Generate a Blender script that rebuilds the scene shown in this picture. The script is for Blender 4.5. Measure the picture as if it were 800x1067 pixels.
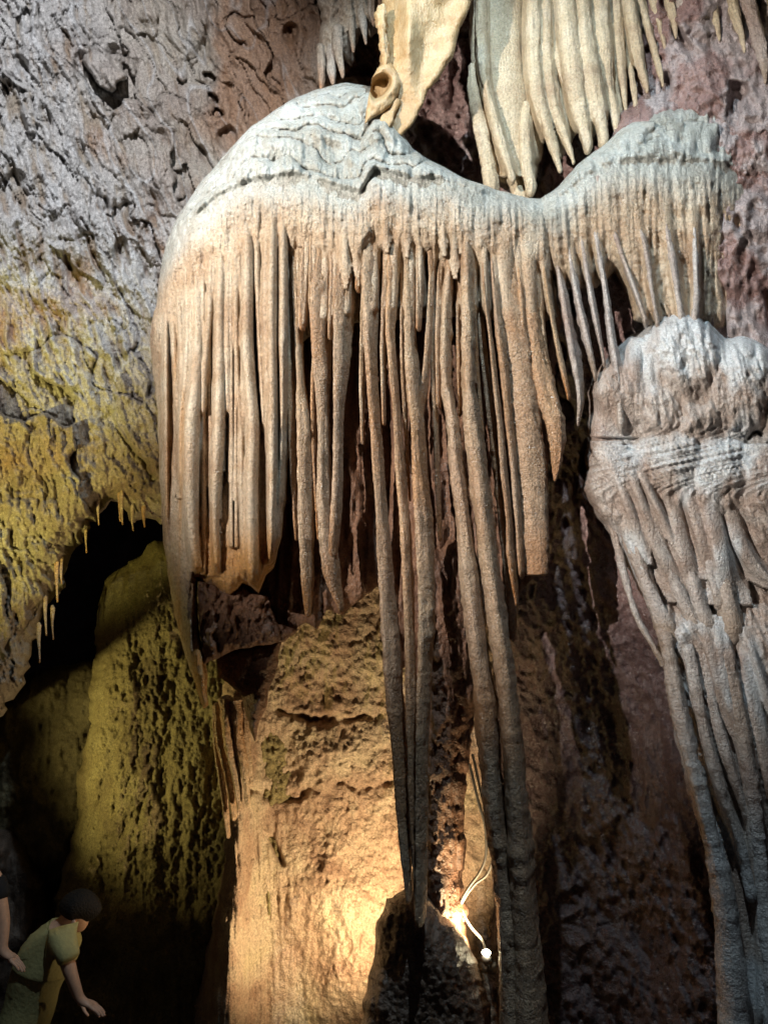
import bpy, bmesh, math, random
import numpy as np
from mathutils import Vector
random.seed(7)
rng = np.random.default_rng(7)
scene = bpy.context.scene
COL = scene.collection
for o in list(bpy.data.objects):
    bpy.data.objects.remove(o)

# ------------------------------------------------------------------ camera
PITCH = math.radians(8.0); CZ = 3.2; F = 770.0; W0, H0 = 800.0, 1067.0
SP, CP = math.sin(PITCH), math.cos(PITCH)
cd = bpy.data.cameras.new('camera')
cd.sensor_fit = 'VERTICAL'; cd.sensor_height = 36.0; cd.lens = 36.0 * F / H0
cd.clip_start = 0.05; cd.clip_end = 200.0
cam = bpy.data.objects.new('camera', cd); COL.objects.link(cam)
cam.location = (0, 0, CZ); cam.rotation_euler = (math.radians(90) + PITCH, 0, 0)
scene.camera = cam

# ------------------------------------------------------------------ world (a cave: almost no sky light)
world = bpy.data.worlds.new('World'); scene.world = world; world.use_nodes = True
bg = world.node_tree.nodes['Background']
bg.inputs[0].default_value = (0.80, 0.72, 0.85, 1); bg.inputs[1].default_value = 0.012

def at(px, py, Y):
    """photo pixel + horizontal distance Y (m) -> world point"""
    px = np.asarray(px, float); py = np.asarray(py, float); Y = np.asarray(Y, float)
    u = (px - W0 / 2) / F; v = (H0 / 2 - py) / F
    t = Y / (CP - SP * v)
    return np.stack([t * u, Y + 0 * t, CZ + t * (SP + CP * v)], -1)
# ------------------------------------------------------------------ the cave's show lighting and an added pillar fill
def spot(name, loc, target, energy, color, angle, blend, size):
    l = bpy.data.lights.new(name, 'SPOT'); l.energy = energy; l.color = color
    l.spot_size = math.radians(angle); l.spot_blend = blend; l.shadow_soft_size = size
    o = bpy.data.objects.new(name, l); COL.objects.link(o); o.location = loc
    d = Vector(target) - Vector(loc); o.rotation_euler = d.to_track_quat('-Z', 'Y').to_euler()
    return o
spot('main_floodlight', (-3.1, -0.2, 5.1), (0.6, 4.2, 5.22), 1950, (1.0, 0.92, 0.82), 56, 0.75, 0.03)
spot('ceiling_floodlight', (0.5, 2.2, 8.5), (0.6, 4.3, 5.0), 520, (0.72, 0.90, 1.0), 90, 0.8, 0.03)
spot('wall_floodlight', (-0.6, 0.4, 7.2), (-2.3, 4.8, 6.7), 1200, (0.93, 0.95, 1.0), 60, 0.9, 0.03)
spot('yellow_floodlight', (-2.15, 1.0, 2.6), (-2.75, 5.0, 4.35), 1050, (0.97, 0.84, 0.25), 40, 0.9, 0.05)
spot('mound_floodlight', (-3.15, 4.45, 2.05), (-1.45, 5.7, 2.75), 95, (1.0, 0.82, 0.32), 92, 0.8, 0.05)
spot('pillar_fill', tuple(at(432, 1015, 4.58)), tuple(at(340, 850, 5.65)), 112, (1.0, 0.75, 0.43), 136, 0.6, 0.03)  # added unseen spot, makes up for the small lamp's blocked light
scene.view_settings.view_transform = 'Standard'; scene.view_settings.look = 'None'
scene.view_settings.exposure = 0.35; scene.view_settings.gamma = 1.0
scene.cycles.use_denoising = True
try: scene.cycles.denoiser = 'OPENIMAGEDENOISE'
except Exception: pass
scene.cycles.max_bounces = 6; scene.cycles.sample_clamp_indirect = 4.0
scene.cycles.caustics_reflective = False; scene.cycles.caustics_refractive = False

# ------------------------------------------------------------------ helpers
def mpp(py, Y):
    v = (H0 / 2 - np.asarray(py, float)) / F
    return Y / (CP - SP * v) / F
def V(px, py, Y): return Vector(at(px, py, Y).tolist())

_perm = rng.permutation(512).astype(np.int64)
_perm = np.concatenate([_perm % 256] * 3)
_g = np.array([[1,1,0],[-1,1,0],[1,-1,0],[-1,-1,0],[1,0,1],[-1,0,1],[1,0,-1],[-1,0,-1],[0,1,1],[0,-1,1],[0,1,-1],[0,-1,-1],[1,1,0],[-1,1,0],[0,-1,1],[0,-1,-1]], np.float32)
def perlin(p):
    shp = p.shape[:-1]; p = p.reshape(-1, 3)
    fl = np.floor(p); i = fl.astype(np.int64) & 255; f = (p - fl).astype(np.float32)
    w = f * f * f * (f * (f * 6 - 15) + 10)
    out = 0
    for dx in (0, 1):
        a = _perm[(i[:, 0] + dx) & 255]
        wx = w[:, 0] if dx else 1 - w[:, 0]
        for dy in (0, 1):
            b = _perm[(a + i[:, 1] + dy) & 511]
            wy = w[:, 1] if dy else 1 - w[:, 1]
            for dz in (0, 1):
                h = _perm[(b + i[:, 2] + dz) & 511] & 15
                g = _g[h]
                wz = w[:, 2] if dz else 1 - w[:, 2]
                out = out + wx * wy * wz * (g[:, 0] * (f[:, 0] - dx) + g[:, 1] * (f[:, 1] - dy) + g[:, 2] * (f[:, 2] - dz))
    return out.reshape(shp)
def nz(P, s, off=0.0):
    """noise at world points, s = frequency per metre (scalar or xyz)"""
    return perlin(P * np.asarray(s, float) + off)
def fbm(P, s, octv=4, off=0.0, gain=0.5):
    s = np.asarray(s, float); r = 0; a = 1.0
    for k in range(octv):
        r = r + a * nz(P, s * 2.03 ** k, off + 17.3 * k); a *= gain
    return r
def ridged(P, s, octv=4, off=0.0, gain=0.5):
    s = np.asarray(s, float); r = 0; a = 1.0
    for k in range(octv):
        r = r + a * (1 - 2.2 * np.abs(nz(P, s * 2.03 ** k, off + 11.7 * k))); a *= gain
    return r
def worley(q, seed=0):
    """q (...,2) -> F1, F2, random value, offset to the cell's point"""
    shp = q.shape[:-1]; q = q.reshape(-1, 2)
    c = np.floor(q).astype(np.int64)
    F1 = np.full(len(q), 9.0); F2 = np.full(len(q), 9.0); rv = np.zeros(len(q)); dxy = np.zeros((len(q), 2))
    for i in (-1, 0, 1):
        for j in (-1, 0, 1):
            a = c[:, 0] + i; b = c[:, 1] + j
            h = _perm[(_perm[(a + seed * 31) & 511] + b) & 511]
            h2 = _perm[(h + 91 + seed) & 511]; h3 = _perm[(h2 + 57) & 511]
            vx = a + 0.1 + 0.8 * h / 256 - q[:, 0]; vy = b + 0.1 + 0.8 * h2 / 256 - q[:, 1]
            d = np.hypot(vx, vy)
            m = d < F1
            F2 = np.where(m, F1, np.minimum(F2, d))
            rv = np.where(m, h3 / 256.0, rv); dxy[m, 0] = -vx[m]; dxy[m, 1] = -vy[m]
            F1 = np.where(m, d, F1)
    return F1.reshape(shp), F2.reshape(shp), rv.reshape(shp), dxy.reshape(shp + (2,))
def sstep(a, b, x):
    t = np.clip((x - a) / (b - a), 0, 1); return t * t * (3 - 2 * t)
def interp(x, pts): return np.interp(x, [p[0] for p in pts], [p[1] for p in pts])
def smin(a, b, k):
    h = np.clip(0.5 + 0.5 * (b - a) / k, 0, 1)
    return b * (1 - h) + a * h - k * h * (1 - h)

def mesh_obj(name, verts, quads, mat, parent=None, tris=None, tint=None, smooth=True):
    me = bpy.data.meshes.new(name)
    base = parent.matrix_world.translation if parent is not None else Vector((0, 0, 0))
    if parent is not None: base = parent.location
    verts = np.asarray(verts, np.float64) - np.array(base)
    q = np.asarray(quads, np.int64).reshape(-1, 4)
    t = np.asarray(tris, np.int64).reshape(-1, 3) if tris is not None and len(tris) else np.zeros((0, 3), np.int64)
    me.vertices.add(len(verts)); me.vertices.foreach_set('co', verts.astype(np.float32).ravel())
    nl = q.size + t.size
    me.loops.add(nl); me.loops.foreach_set('vertex_index', np.concatenate([q.ravel(), t.ravel()]).astype(np.int32))
    npoly = len(q) + len(t)
    me.polygons.add(npoly)
    ls = np.concatenate([np.arange(len(q)) * 4, q.size + np.arange(len(t)) * 3]).astype(np.int32)
    me.polygons.foreach_set('loop_start', ls)
    try: me.polygons.foreach_set('loop_total', np.concatenate([np.full(len(q), 4), np.full(len(t), 3)]).astype(np.int32))
    except Exception: pass
    me.update(calc_edges=True); me.validate()
    me.polygons.foreach_set('use_smooth', np.full(npoly, smooth))
    if tint is not None:
        tint = np.asarray(tint, np.float32).reshape(len(verts), -1)
        for k, nm in enumerate(('tint', 'amber_or_shade')[:tint.shape[1]]):
            a = me.attributes.new(nm, 'FLOAT', 'POINT'); a.data.foreach_set('value', np.ascontiguousarray(tint[:, k]))
    me.materials.append(mat)
    o = bpy.data.objects.new(name, me); COL.objects.link(o)
    if parent is not None: o.parent = parent
    return o
def thing(name, label, cat, loc, group=None):
    o = bpy.data.objects.new(name, None); COL.objects.link(o); o.location = loc
    o.empty_display_size = 0.1
    o['label'] = label; o['category'] = cat
    if group: o['group'] = group
    return o
def tag(o, label, cat, group=None):
    o['label'] = label; o['category'] = cat
    if group: o['group'] = group
    return o

def densify(poly, seg, jit, seed):
    pts = []
    n = len(poly)
    for i in range(n):
        a = np.array(poly[i], float); b = np.array(poly[(i + 1) % n], float)
        k = max(1, int(np.hypot(*(b - a)) / seg))
        for j in range(k): pts.append(a + (b - a) * j / k)
    P = np.array(pts)
    if jit > 0:
        q = np.concatenate([P, np.full((len(P), 1), seed * 3.7)], 1)
        P = P + jit * 1.6 * np.stack([perlin(q * 0.055) + 0.6 * perlin(q * 0.16 + 5), perlin(q * 0.055 + 40) + 0.6 * perlin(q * 0.16 + 60)], 1)
    return P
def segdist(X, Yp, poly):
    """distance, nearest point and inside flag for flat arrays"""
    A = poly; B = np.roll(poly, -1, 0)
    best = np.full(len(X), 1e9); nx = np.zeros(len(X)); ny = np.zeros(len(X)); ins = np.zeros(len(X), bool)
    for (ax, ay), (bx, by) in zip(A, B):
        dx, dy = bx - ax, by - ay; L = dx * dx + dy * dy + 1e-9
        t = np.clip(((X - ax) * dx + (Yp - ay) * dy) / L, 0, 1)
        qx = ax + t * dx; qy = ay + t * dy
        d = (X - qx) ** 2 + (Yp - qy) ** 2
        m = d < best
        best = np.where(m, d, best); nx = np.where(m, qx, nx); ny = np.where(m, qy, ny)
        if ay != by:
            c = ((ay > Yp) != (by > Yp)) & (X < (bx - ax) * (Yp - ay) / (by - ay) + ax)
            ins ^= c
    return np.sqrt(best), nx, ny, ins
def sheet(name, poly, Yfn, mat, parent=None, step=2.0, R=30, H=0.4, jit=2.0, skirt=0.4, tint=None, seed=1, edge_pow=2):
    """a rock surface: outline in the photo's frame, own distance Yfn(px,py,sd), rounded back at its outline, with thickness"""
    pl = densify(poly, 6.0, jit, seed)
    x0, y0 = pl.min(0) - step * 2; x1, y1 = pl.max(0) + step * 2
    xs = np.arange(x0, x1, step); ys = np.arange(y0, y1, step)
    cs = 5.0
    cx = np.arange(x0 - cs, x1 + 2 * cs, cs); cy = np.arange(y0 - cs, y1 + 2 * cs, cs)
    CX, CY = np.meshgrid(cx, cy)
    d, _, _, ins = segdist(CX.ravel(), CY.ravel(), pl)
    sdc = np.where(ins, d, -d).reshape(CX.shape)
    fx = (xs - cx[0]) / cs; fy = (ys - cy[0]) / cs
    ix = np.clip(fx.astype(int), 0, len(cx) - 2); iy = np.clip(fy.astype(int), 0, len(cy) - 2)
    wx = (fx - ix)[None, :]; wy = (fy - iy)[:, None]
    g = lambda a, b: sdc[np.ix_(iy + a, ix + b)]
    sd = g(0, 0) * (1 - wx) * (1 - wy) + g(0, 1) * wx * (1 - wy) + g(1, 0) * (1 - wx) * wy + g(1, 1) * wx * wy
    PX, PY = np.meshgrid(xs, ys)
    near = np.abs(sd) < step * 1.6 + 2
    dd, qx, qy, ii = segdist(PX[near], PY[near], pl)
    sd[near] = np.where(ii, dd, -dd)
    keep = sd > -0.72 * step
    snap = near.copy(); snap[near] = (np.abs(sd[near]) < 0.72 * step) & keep[near]
    sel = snap[near]
    PX[snap] = qx[sel]; PY[snap] = qy[sel]; sd = np.maximum(sd, 0.0)
    cell = keep[:-1, :-1] & keep[1:, :-1] & keep[:-1, 1:] & keep[1:, 1:]
    used = np.zeros_like(keep)
    used[:-1, :-1] |= cell; used[1:, :-1] |= cell; used[:-1, 1:] |= cell; used[1:, 1:] |= cell
    idx = -np.ones(keep.shape, np.int64); idx[used] = np.arange(used.sum())
    px, py, s = PX[used], PY[used], sd[used]
    Y = Yfn(px, py, s)
    tn = None
    if isinstance(Y, tuple): Y, tn = Y
    e = np.clip(1 - s / R, 0, 1)
    Y = Y + H * (1 - np.sqrt(np.maximum(0, 1 - e ** edge_pow)))
    P = at(px, py, Y)
    J, I = np.nonzero(cell)
    quads = np.stack([idx[J, I], idx[J + 1, I], idx[J + 1, I + 1], idx[J, I + 1]], 1)
    if skirt > 0:
        ed = np.concatenate([quads[:, [0, 1]], quads[:, [1, 2]], quads[:, [2, 3]], quads[:, [3, 0]]])
        key = ed.min(1) * (len(P) + 1) + ed.max(1)
        u, inv, cnt = np.unique(key, return_inverse=True, return_counts=True)
        be = ed[cnt[inv] == 1]
        bv = np.unique(be)
        mp = -np.ones(len(P), np.int64); mp[bv] = np.arange(len(bv)) + len(P)
        ext = P[bv].copy(); ext[:, 1] += skirt
        # draw the back edge in a little, so that it does not show from the front
        k = (P[bv, 1] + skirt) / P[bv, 1]
        ext[:, 0] = P[bv, 0] * k; ext[:, 2] = CZ + (P[bv, 2] - CZ) * k
        P = np.concatenate([P, ext])
        if tn is not None: tn = np.concatenate([tn, tn[bv]])
        quads = np.concatenate([quads, np.stack([be[:, 1], be[:, 0], mp[be[:, 0]], mp[be[:, 1]]], 1)])
    return mesh_obj(name, P, quads, mat, parent, tint=tn)

def hermite(x, xp, fp):
    xp = np.asarray(xp, float); fp = np.asarray(fp, float)
    if len(xp) < 3: return np.interp(x, xp, fp)
    m = np.gradient(fp, xp)
    i = np.clip(np.searchsorted(xp, x) - 1, 0, len(xp) - 2)
    h = xp[i + 1] - xp[i]; t = np.clip((x - xp[i]) / h, 0, 1)
    return (2*t**3 - 3*t**2 + 1) * fp[i] + (t**3 - 2*t**2 + t) * h * m[i] + (-2*t**3 + 3*t**2) * fp[i+1] + (t**3 - t**2) * h * m[i+1]
class Rib:
    """a hanging dripstone: centre line x(y), width w(y) in the photo's frame, distance Y"""
    def __init__(s, pts, Y, aspect=1.5, skew=0.35, flat=False, lean=0.0, rough=1.0, ripple=1.0, relief=1.5, u0=0.0, endfade=2.0, sink=0.05, slim=0.0, wide=1.25):
        s.ys = [p[1] for p in pts]; s.xs = [p[0] for p in pts]; s.ws = [p[2] for p in pts]
        s.Y = Y; s.aspect = aspect; s.skew = skew; s.flat = flat; s.lean = lean; s.rough = rough; s.ripple = ripple; s.relief = relief; s.u0 = u0; s.endfade = endfade; s.sink = sink + 0.004 * max(0, pts[0][2] - 8); s.slim = slim; s.wide = wide
    def x(s, y): return hermite(y, s.ys, s.xs)
    def w(s, y): return np.maximum(hermite(y, s.ys, s.ws), 1.5)
    def Yc(s, y): return s.Y + s.lean * (np.asarray(y, float) - s.ys[0])
    def front(s, px, py):
        """distance of the front face over pixels (big where the rib is not)"""
        xc = s.x(py); hw = s.w(py) / 2 * (s.wide - s.slim * sstep(30, 100, py - s.ys[0]))
        u = (px - xc) / hw
        ok = (np.abs(u) < 3) & (py > s.ys[0] - 6) & (py < s.ys[-1])
        dep = mpp(py, s.Y) * hw * s.relief
        u0 = s.u0
        t = np.where(u < u0, (u0 - u) / (1 + u0), (u - u0) / (1 - u0))
        fade = sstep(-6, 22, py - s.ys[0]) * sstep(s.ys[-1] + 1, s.ys[-1] - s.endfade, py)
        return np.where(ok, s.Yc(py) - dep * (np.sqrt(np.maximum(0, 1 - t * t)) - 2.2 * np.maximum(np.abs(u) - 0.97, 0)) * fade + 0.03 * (1 - fade), 99.0)
    def build(s, name, mat, parent, seed=0, nu=22):
        y0, y1 = s.ys[0], s.ys[-1]; wend = s.ws[-1]
        ys = np.arange(y0, y1, 2.6)
        if not s.flat:
            k = np.linspace(0, 1, 7)[1:]
            tail = y1 + wend * 0.9 * np.sin(k * math.pi / 2)
            scl = np.concatenate([np.ones(len(ys)), np.maximum(np.cos(k * math.pi / 2), 0.02)])
        else:
            tail = np.full(3, y1) + np.array([0, 0.6, 0.4]); scl = np.concatenate([np.ones(len(ys)), [1, .9, 0.02]])
        k0 = np.linspace(0.05, 1, 5); n0 = len(k0)
        head = y0 - 4 + 0 * k0 + k0 * 3.5
        yy = np.concatenate([head, ys, tail]); scl = np.concatenate([np.sqrt(k0), scl])
        yc = np.clip(yy, y0, y1)
        xc = s.x(yc); w = s.w(yc) * scl
        Yc = s.Yc(yy) + s.sink * (1 - sstep(-4, 30, yy - y0))
        C = at(xc, yy, Yc); m = mpp(yy, Yc)
        hw = w / 2 * m / math.sqrt(1 + (s.skew * s.aspect) ** 2)
        ph = np.linspace(0, 2 * math.pi, nu, endpoint=False)
        a = np.cos(ph)[None] * hw[:, None]; b = np.sin(ph)[None] * hw[:, None] * s.aspect
        off = np.stack([a + s.skew * b, b, 0 * a], -1)
        P = C[:, None, :] + off
        n = off / (np.linalg.norm(off, axis=-1, keepdims=True) + 1e-9)
        hwn = np.maximum(hw, 1e-4)[:, None]
        Q = P + seed * 3.1
        wob = 0.22 * nz(Q[:, :1], (3, 3, 5)) + 0.16 * np.maximum(nz(Q[:, :1], (8, 8, 16)), 0) * 2 + 0.28 * nz(Q, (9, 9, 3)) + 0.26 * nz(Q, (26, 26, 12)) + 0.16 * nz(Q, (60, 60, 40)) + 0.10 * nz(Q, 130)
        rip = 0.05 * np.sin(P[..., 2] * (2 * math.pi / 0.021) + 5 * nz(Q, (14, 14, 8))) * s.ripple
        Rg = np.stack([np.cos(ph)[None] * 2.6 + 0 * P[..., 0], np.sin(ph)[None] * 2.6 + 0 * P[..., 0], P[..., 2] * 2.2], -1) + seed * 5.7
        wob = wob + 0.34 * perlin(Rg) + 0.2 * perlin(Rg * 2.1 + 9)
        amp = np.minimum(hwn, 0.035)
        P = P + n * (amp * (wob * s.rough + rip))[..., None]
        nv = len(yy)
        i = np.arange(nv - 1)[:, None]; j = np.arange(nu)[None]
        jn = (j + 1) % nu
        quads = np.stack([i * nu + j, (i + 1) * nu + j, (i + 1) * nu + jn, i * nu + jn], -1).reshape(-1, 4)
        v = P.reshape(-1, 3)
        c0 = len(v); v = np.concatenate([v, [P[0].mean(0)], [P[-1].mean(0)]])
        jj = np.arange(nu); jjn = (jj + 1) % nu
        tris = np.concatenate([np.stack([np.full(nu, c0), jj, jjn], 1), np.stack([np.full(nu, c0 + 1), (nv - 1) * nu + jjn, (nv - 1) * nu + jj], 1)])
        f = np.clip((yy - y0) / max(y1 - y0, 1), 0, 1); dn = (yy - y0)
        t = np.clip(sstep(60, 330, dn) * 0.55 + 0.45 * (nz(C, (5, 5, 2), seed) + 0.15), 0, 0.9); am = sstep(0.82, 1.0, f) * 0.6 * (y1 < 700) + 0.5 * sstep(0.15, 0.45, nz(C, (4, 4, 1.4), seed + 31))  # tips coloured orange to stand for backlight; random patches are the stone's own
        tt = np.stack([np.repeat(t, nu), np.repeat(np.clip(am, 0, 1), nu)], -1); tt = np.concatenate([tt, tt[:1], tt[-1:]])
        return mesh_obj(name, v, quads, mat, parent, tris=tris, tint=tt)

# ------------------------------------------------------------------ materials
def rock(name, ramp, scale=2.5, streak=0.3, streak_col=(0.25, 0.16, 0.10), speck=0.35, rough=(0.35, 0.7), spec=0.5,
         bumps=((24, 0.7, 0.02), (65, 0.9, 0.014), (160, 0.9, 0.006)), crystal=0.0, sss=0.0, sss_col=None, tint=None, amber_or_shade=(0.58, 0.30, 0.10), var=False, streak_scale=(14, 14, 1.2)):
    m = bpy.data.materials.new(name); m.use_nodes = True
    nt = m.node_tree; N = nt.nodes; L = nt.links
    bs = N['Principled BSDF']
    geo = N.new('ShaderNodeNewGeometry'); pos = geo.outputs['Position']
    def noise(s, detail=5, rgh=0.55, dist=0.0, vec=pos):
        n = N.new('ShaderNodeTexNoise'); n.inputs['Scale'].default_value = s; n.inputs['Detail'].default_value = detail
        n.inputs['Roughness'].default_value = rgh; n.inputs['Distortion'].default_value = dist
        L.new(vec, n.inputs['Vector']); return n
    def mixc(fac, a, b, mode='MIX'):
        x = N.new('ShaderNodeMix'); x.data_type = 'RGBA'; x.blend_type = mode
        if isinstance(fac, (int, float)): x.inputs[0].default_value = fac
        else: L.new(fac, x.inputs[0])
        for k, val in ((6, a), (7, b)):
            if isinstance(val, tuple): x.inputs[k].default_value = val + (1,)
            else: L.new(val, x.inputs[k])
        return x.outputs[2]
    def rampf(src, lo, hi):
        r = N.new('ShaderNodeMapRange'); r.inputs[1].default_value = lo; r.inputs[2].default_value = hi
        L.new(src, r.inputs[0]); return r.outputs[0]
    nA = noise(scale, 7, 0.6, 0.4)
    cr = N.new('ShaderNodeValToRGB'); el = cr.color_ramp.elements
    el[0].position = ramp[0][0]; el[0].color = ramp[0][1] + (1,)
    el[1].position = ramp[-1][0]; el[1].color = ramp[-1][1] + (1,)
    for p, c in ramp[1:-1]:
        e = el.new(p); e.color = c + (1,)
    L.new(nA.outputs[0], cr.inputs[0]); col = cr.outputs[0]
    if streak > 0:
        mp = N.new('ShaderNodeMapping'); mp.inputs['Scale'].default_value = streak_scale; L.new(pos, mp.inputs[0])
        ns = noise(1.0, 5, 0.6, 0.3, mp.outputs[0])
        f = rampf(ns.outputs[0], 0.46, 0.72)
        mm = N.new('ShaderNodeMath'); mm.operation = 'MULTIPLY'; mm.inputs[1].default_value = streak; L.new(f, mm.inputs[0])
        col = mixc(mm.outputs[0], col, streak_col)
    if tint is not None:
        at_ = N.new('ShaderNodeAttribute'); at_.attribute_name = 'tint'
        if isinstance(tint, list):
            n3 = noise(scale * 1.3, 6, 0.6, 0.4); c3 = N.new('ShaderNodeValToRGB'); e3 = c3.color_ramp.elements
            e3[0].position = tint[0][0]; e3[0].color = tint[0][1] + (1,); e3[1].position = tint[-1][0]; e3[1].color = tint[-1][1] + (1,)
            for p, c in tint[1:-1]:
                e = e3.new(p); e.color = c + (1,)
            L.new(n3.outputs[0], c3.inputs[0]); tcol = c3.outputs[0]
            if streak > 0: tcol = mixc(mm.outputs[0], tcol, (0.40, 0.24, 0.13))
            col = mixc(at_.outputs['Fac'], col, tcol)
        else:
            col = mixc(at_.outputs['Fac'], col, tint)
        aa = N.new('ShaderNodeAttribute'); aa.attribute_name = 'amber_or_shade'  # second colour mask: brown mineral, painted glow, painted shade
        col = mixc(aa.outputs['Fac'], col, amber_or_shade)
    if var:
        oi = N.new('ShaderNodeObjectInfo')
        vr = N.new('ShaderNodeValToRGB'); ve = vr.color_ramp.elements
        ve[0].position = 0; ve[0].color = (0.80, 0.72, 0.66, 1); ve[1].position = 1; ve[1].color = (1.0, 0.86, 0.72, 1)
        for p, c in ((0.3, (1.0, 0.96, 0.9)), (0.55, (0.92, 0.90, 0.88)), (0.8, (1.05, 1.0, 0.9))):
            e = ve.new(p); e.color = c + (1,)
        L.new(oi.outputs['Random'], vr.inputs[0]); col = mixc(1.0, col, vr.outputs[0], 'MULTIPLY')
    if speck > 0:
        n2 = noise(70, 5, 0.75)
        g = N.new('ShaderNodeMapRange'); g.inputs[1].default_value = 0.3; g.inputs[2].default_value = 0.7
        g.inputs[3].default_value = 1 - speck * 1.5; g.inputs[4].default_value = 1 + speck * 1.1; L.new(n2.outputs[0], g.inputs[0])
        cc = N.new('ShaderNodeCombineColor')
        for k in range(3): L.new(g.outputs[0], cc.inputs[k])
        col = mixc(1.0, col, cc.outputs[0], 'MULTIPLY')
    L.new(col, bs.inputs['Base Color'])
    nr = noise(9, 4, 0.6)
    rr = N.new('ShaderNodeMapRange'); rr.inputs[1].default_value = 0.35; rr.inputs[2].default_value = 0.65
    rr.inputs[3].default_value = rough[0]; rr.inputs[4].default_value = rough[1]; L.new(nr.outputs[0], rr.inputs[0])
    L.new(rr.outputs[0], bs.inputs['Roughness'])
    bs.inputs['Specular IOR Level'].default_value = spec
    prev = None
    for s, st, dist in bumps:
        n = noise(s, 6, 0.62, 0.2)
        b = N.new('ShaderNodeBump'); b.inputs['Strength'].default_value = st; b.inputs['Distance'].default_value = dist
        L.new(n.outputs[0], b.inputs['Height'])
        if prev is not None: L.new(prev, b.inputs['Normal'])
        prev = b.outputs[0]
    if streak > 0:
        mq = N.new('ShaderNodeMapping'); mq.inputs['Scale'].default_value = (70, 70, 7); L.new(pos, mq.inputs[0])
        nq = noise(1.0, 4, 0.6, 0.4, mq.outputs[0])
        b = N.new('ShaderNodeBump'); b.inputs['Strength'].default_value = 0.7; b.inputs['Distance'].default_value = 0.010
        L.new(nq.outputs[0], b.inputs['Height']); L.new(prev, b.inputs['Normal']); prev = b.outputs[0]
    if crystal > 0:
        v = N.new('ShaderNodeTexVoronoi'); v.inputs['Scale'].default_value = 85
        nd = noise(30, 2); 
        va = N.new('ShaderNodeVectorMath'); va.operation = 'MULTIPLY_ADD'; va.inputs[1].default_value = (0.02,) * 3
        L.new(nd.outputs['Color'], va.inputs[0]); L.new(pos, va.inputs[2]); L.new(va.outputs[0], v.inputs['Vector'])
        b = N.new('ShaderNodeBump'); b.inputs['Strength'].default_value = crystal; b.inputs['Distance'].default_value = 0.006; b.invert = True
        L.new(v.outputs['Distance'], b.inputs['Height']); L.new(prev, b.inputs['Normal']); prev = b.outputs[0]
    L.new(prev, bs.inputs['Normal'])
    if sss > 0:
        bs.inputs['Subsurface Weight'].default_value = sss
        bs.inputs['Subsurface Radius'].default_value = (1.0, 0.55, 0.28); bs.inputs['Subsurface Scale'].default_value = 0.015
    return m
def plain(name, col, rough=0.6, spec=0.4, bump=None, emit=None, strength=1.0):
    m = bpy.data.materials.new(name); m.use_nodes = True; N = m.node_tree.nodes; L = m.node_tree.links
    bs = N['Principled BSDF']; bs.inputs['Roughness'].default_value = rough; bs.inputs['Specular IOR Level'].default_value = spec
    n = N.new('ShaderNodeTexNoise'); n.inputs['Scale'].default_value = bump[0] if bump else 30; n.inputs['Detail'].default_value = 4
    tc = N.new('ShaderNodeNewGeometry'); L.new(tc.outputs['Position'], n.inputs['Vector'])
    x = N.new('ShaderNodeMix'); x.data_type = 'RGBA'; L.new(n.outputs[0], x.inputs[0])
    x.inputs[6].default_value = tuple(c * 0.75 for c in col) + (1,); x.inputs[7].default_value = tuple(min(1, c * 1.2) for c in col) + (1,)
    L.new(x.outputs[2], bs.inputs['Base Color'])
    if bump:
        b = N.new('ShaderNodeBump'); b.inputs['Distance'].default_value = bump[1]; L.new(n.outputs[0], b.inputs['Height']); L.new(b.outputs[0], bs.inputs['Normal'])
    if emit:
        bs.inputs['Emission Color'].default_value = emit + (1,); bs.inputs['Emission Strength'].default_value = strength
    return m

CALC = [(0.25, (0.38, 0.24, 0.15)), (0.42, (0.54, 0.39, 0.26)), (0.58, (0.65, 0.53, 0.39)), (0.8, (0.70, 0.63, 0.52))]
FINE = ((22, 0.7, 0.022), (55, 1.0, 0.020), (130, 1.0, 0.010))
M_calc = rock('cream_calcite', CALC, scale=2.2, streak=0.6, streak_col=(0.34, 0.19, 0.11), speck=0.35, rough=(0.16, 0.42), spec=0.6, tint=(0.47, 0.32, 0.22), amber_or_shade=(0.46, 0.22, 0.08), bumps=FINE, crystal=0.7, sss=0.05, var=True)
M_cap = rock('white_calcite', [(0.25, (0.32, 0.32, 0.28)), (0.5, (0.50, 0.52, 0.49)), (0.75, (0.64, 0.67, 0.65))],
             scale=3.0, streak=0.5, streak_col=(0.40, 0.36, 0.29), speck=0.28, rough=(0.16, 0.4), spec=0.6, bumps=FINE, crystal=0.6, sss=0.03, tint=CALC)
M_inner = rock('brown_calcite', [(0.3, (0.09, 0.046, 0.03)), (0.55, (0.20, 0.10, 0.056)), (0.75, (0.30, 0.16, 0.09))],
               scale=4, streak=0.4, streak_col=(0.12, 0.06, 0.04), speck=0.4, rough=(0.3, 0.6), bumps=((30, 0.8, 0.02), (80, 0.8, 0.010)), crystal=0.6)
M_wall = rock('grey_cave_rock', [(0.28, (0.16, 0.10, 0.065)), (0.45, (0.26, 0.20, 0.15)), (0.58, (0.33, 0.28, 0.22)), (0.75, (0.40, 0.37, 0.32))],
              scale=1.6, streak=0.35, streak_col=(0.16, 0.11, 0.08), speck=0.4, rough=(0.35, 0.7), bumps=((16, 0.8, 0.03), (48, 0.9, 0.016), (130, 0.7, 0.006)), tint=(0.52, 0.52, 0.52), amber_or_shade=(0.30, 0.165, 0.09))
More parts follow.
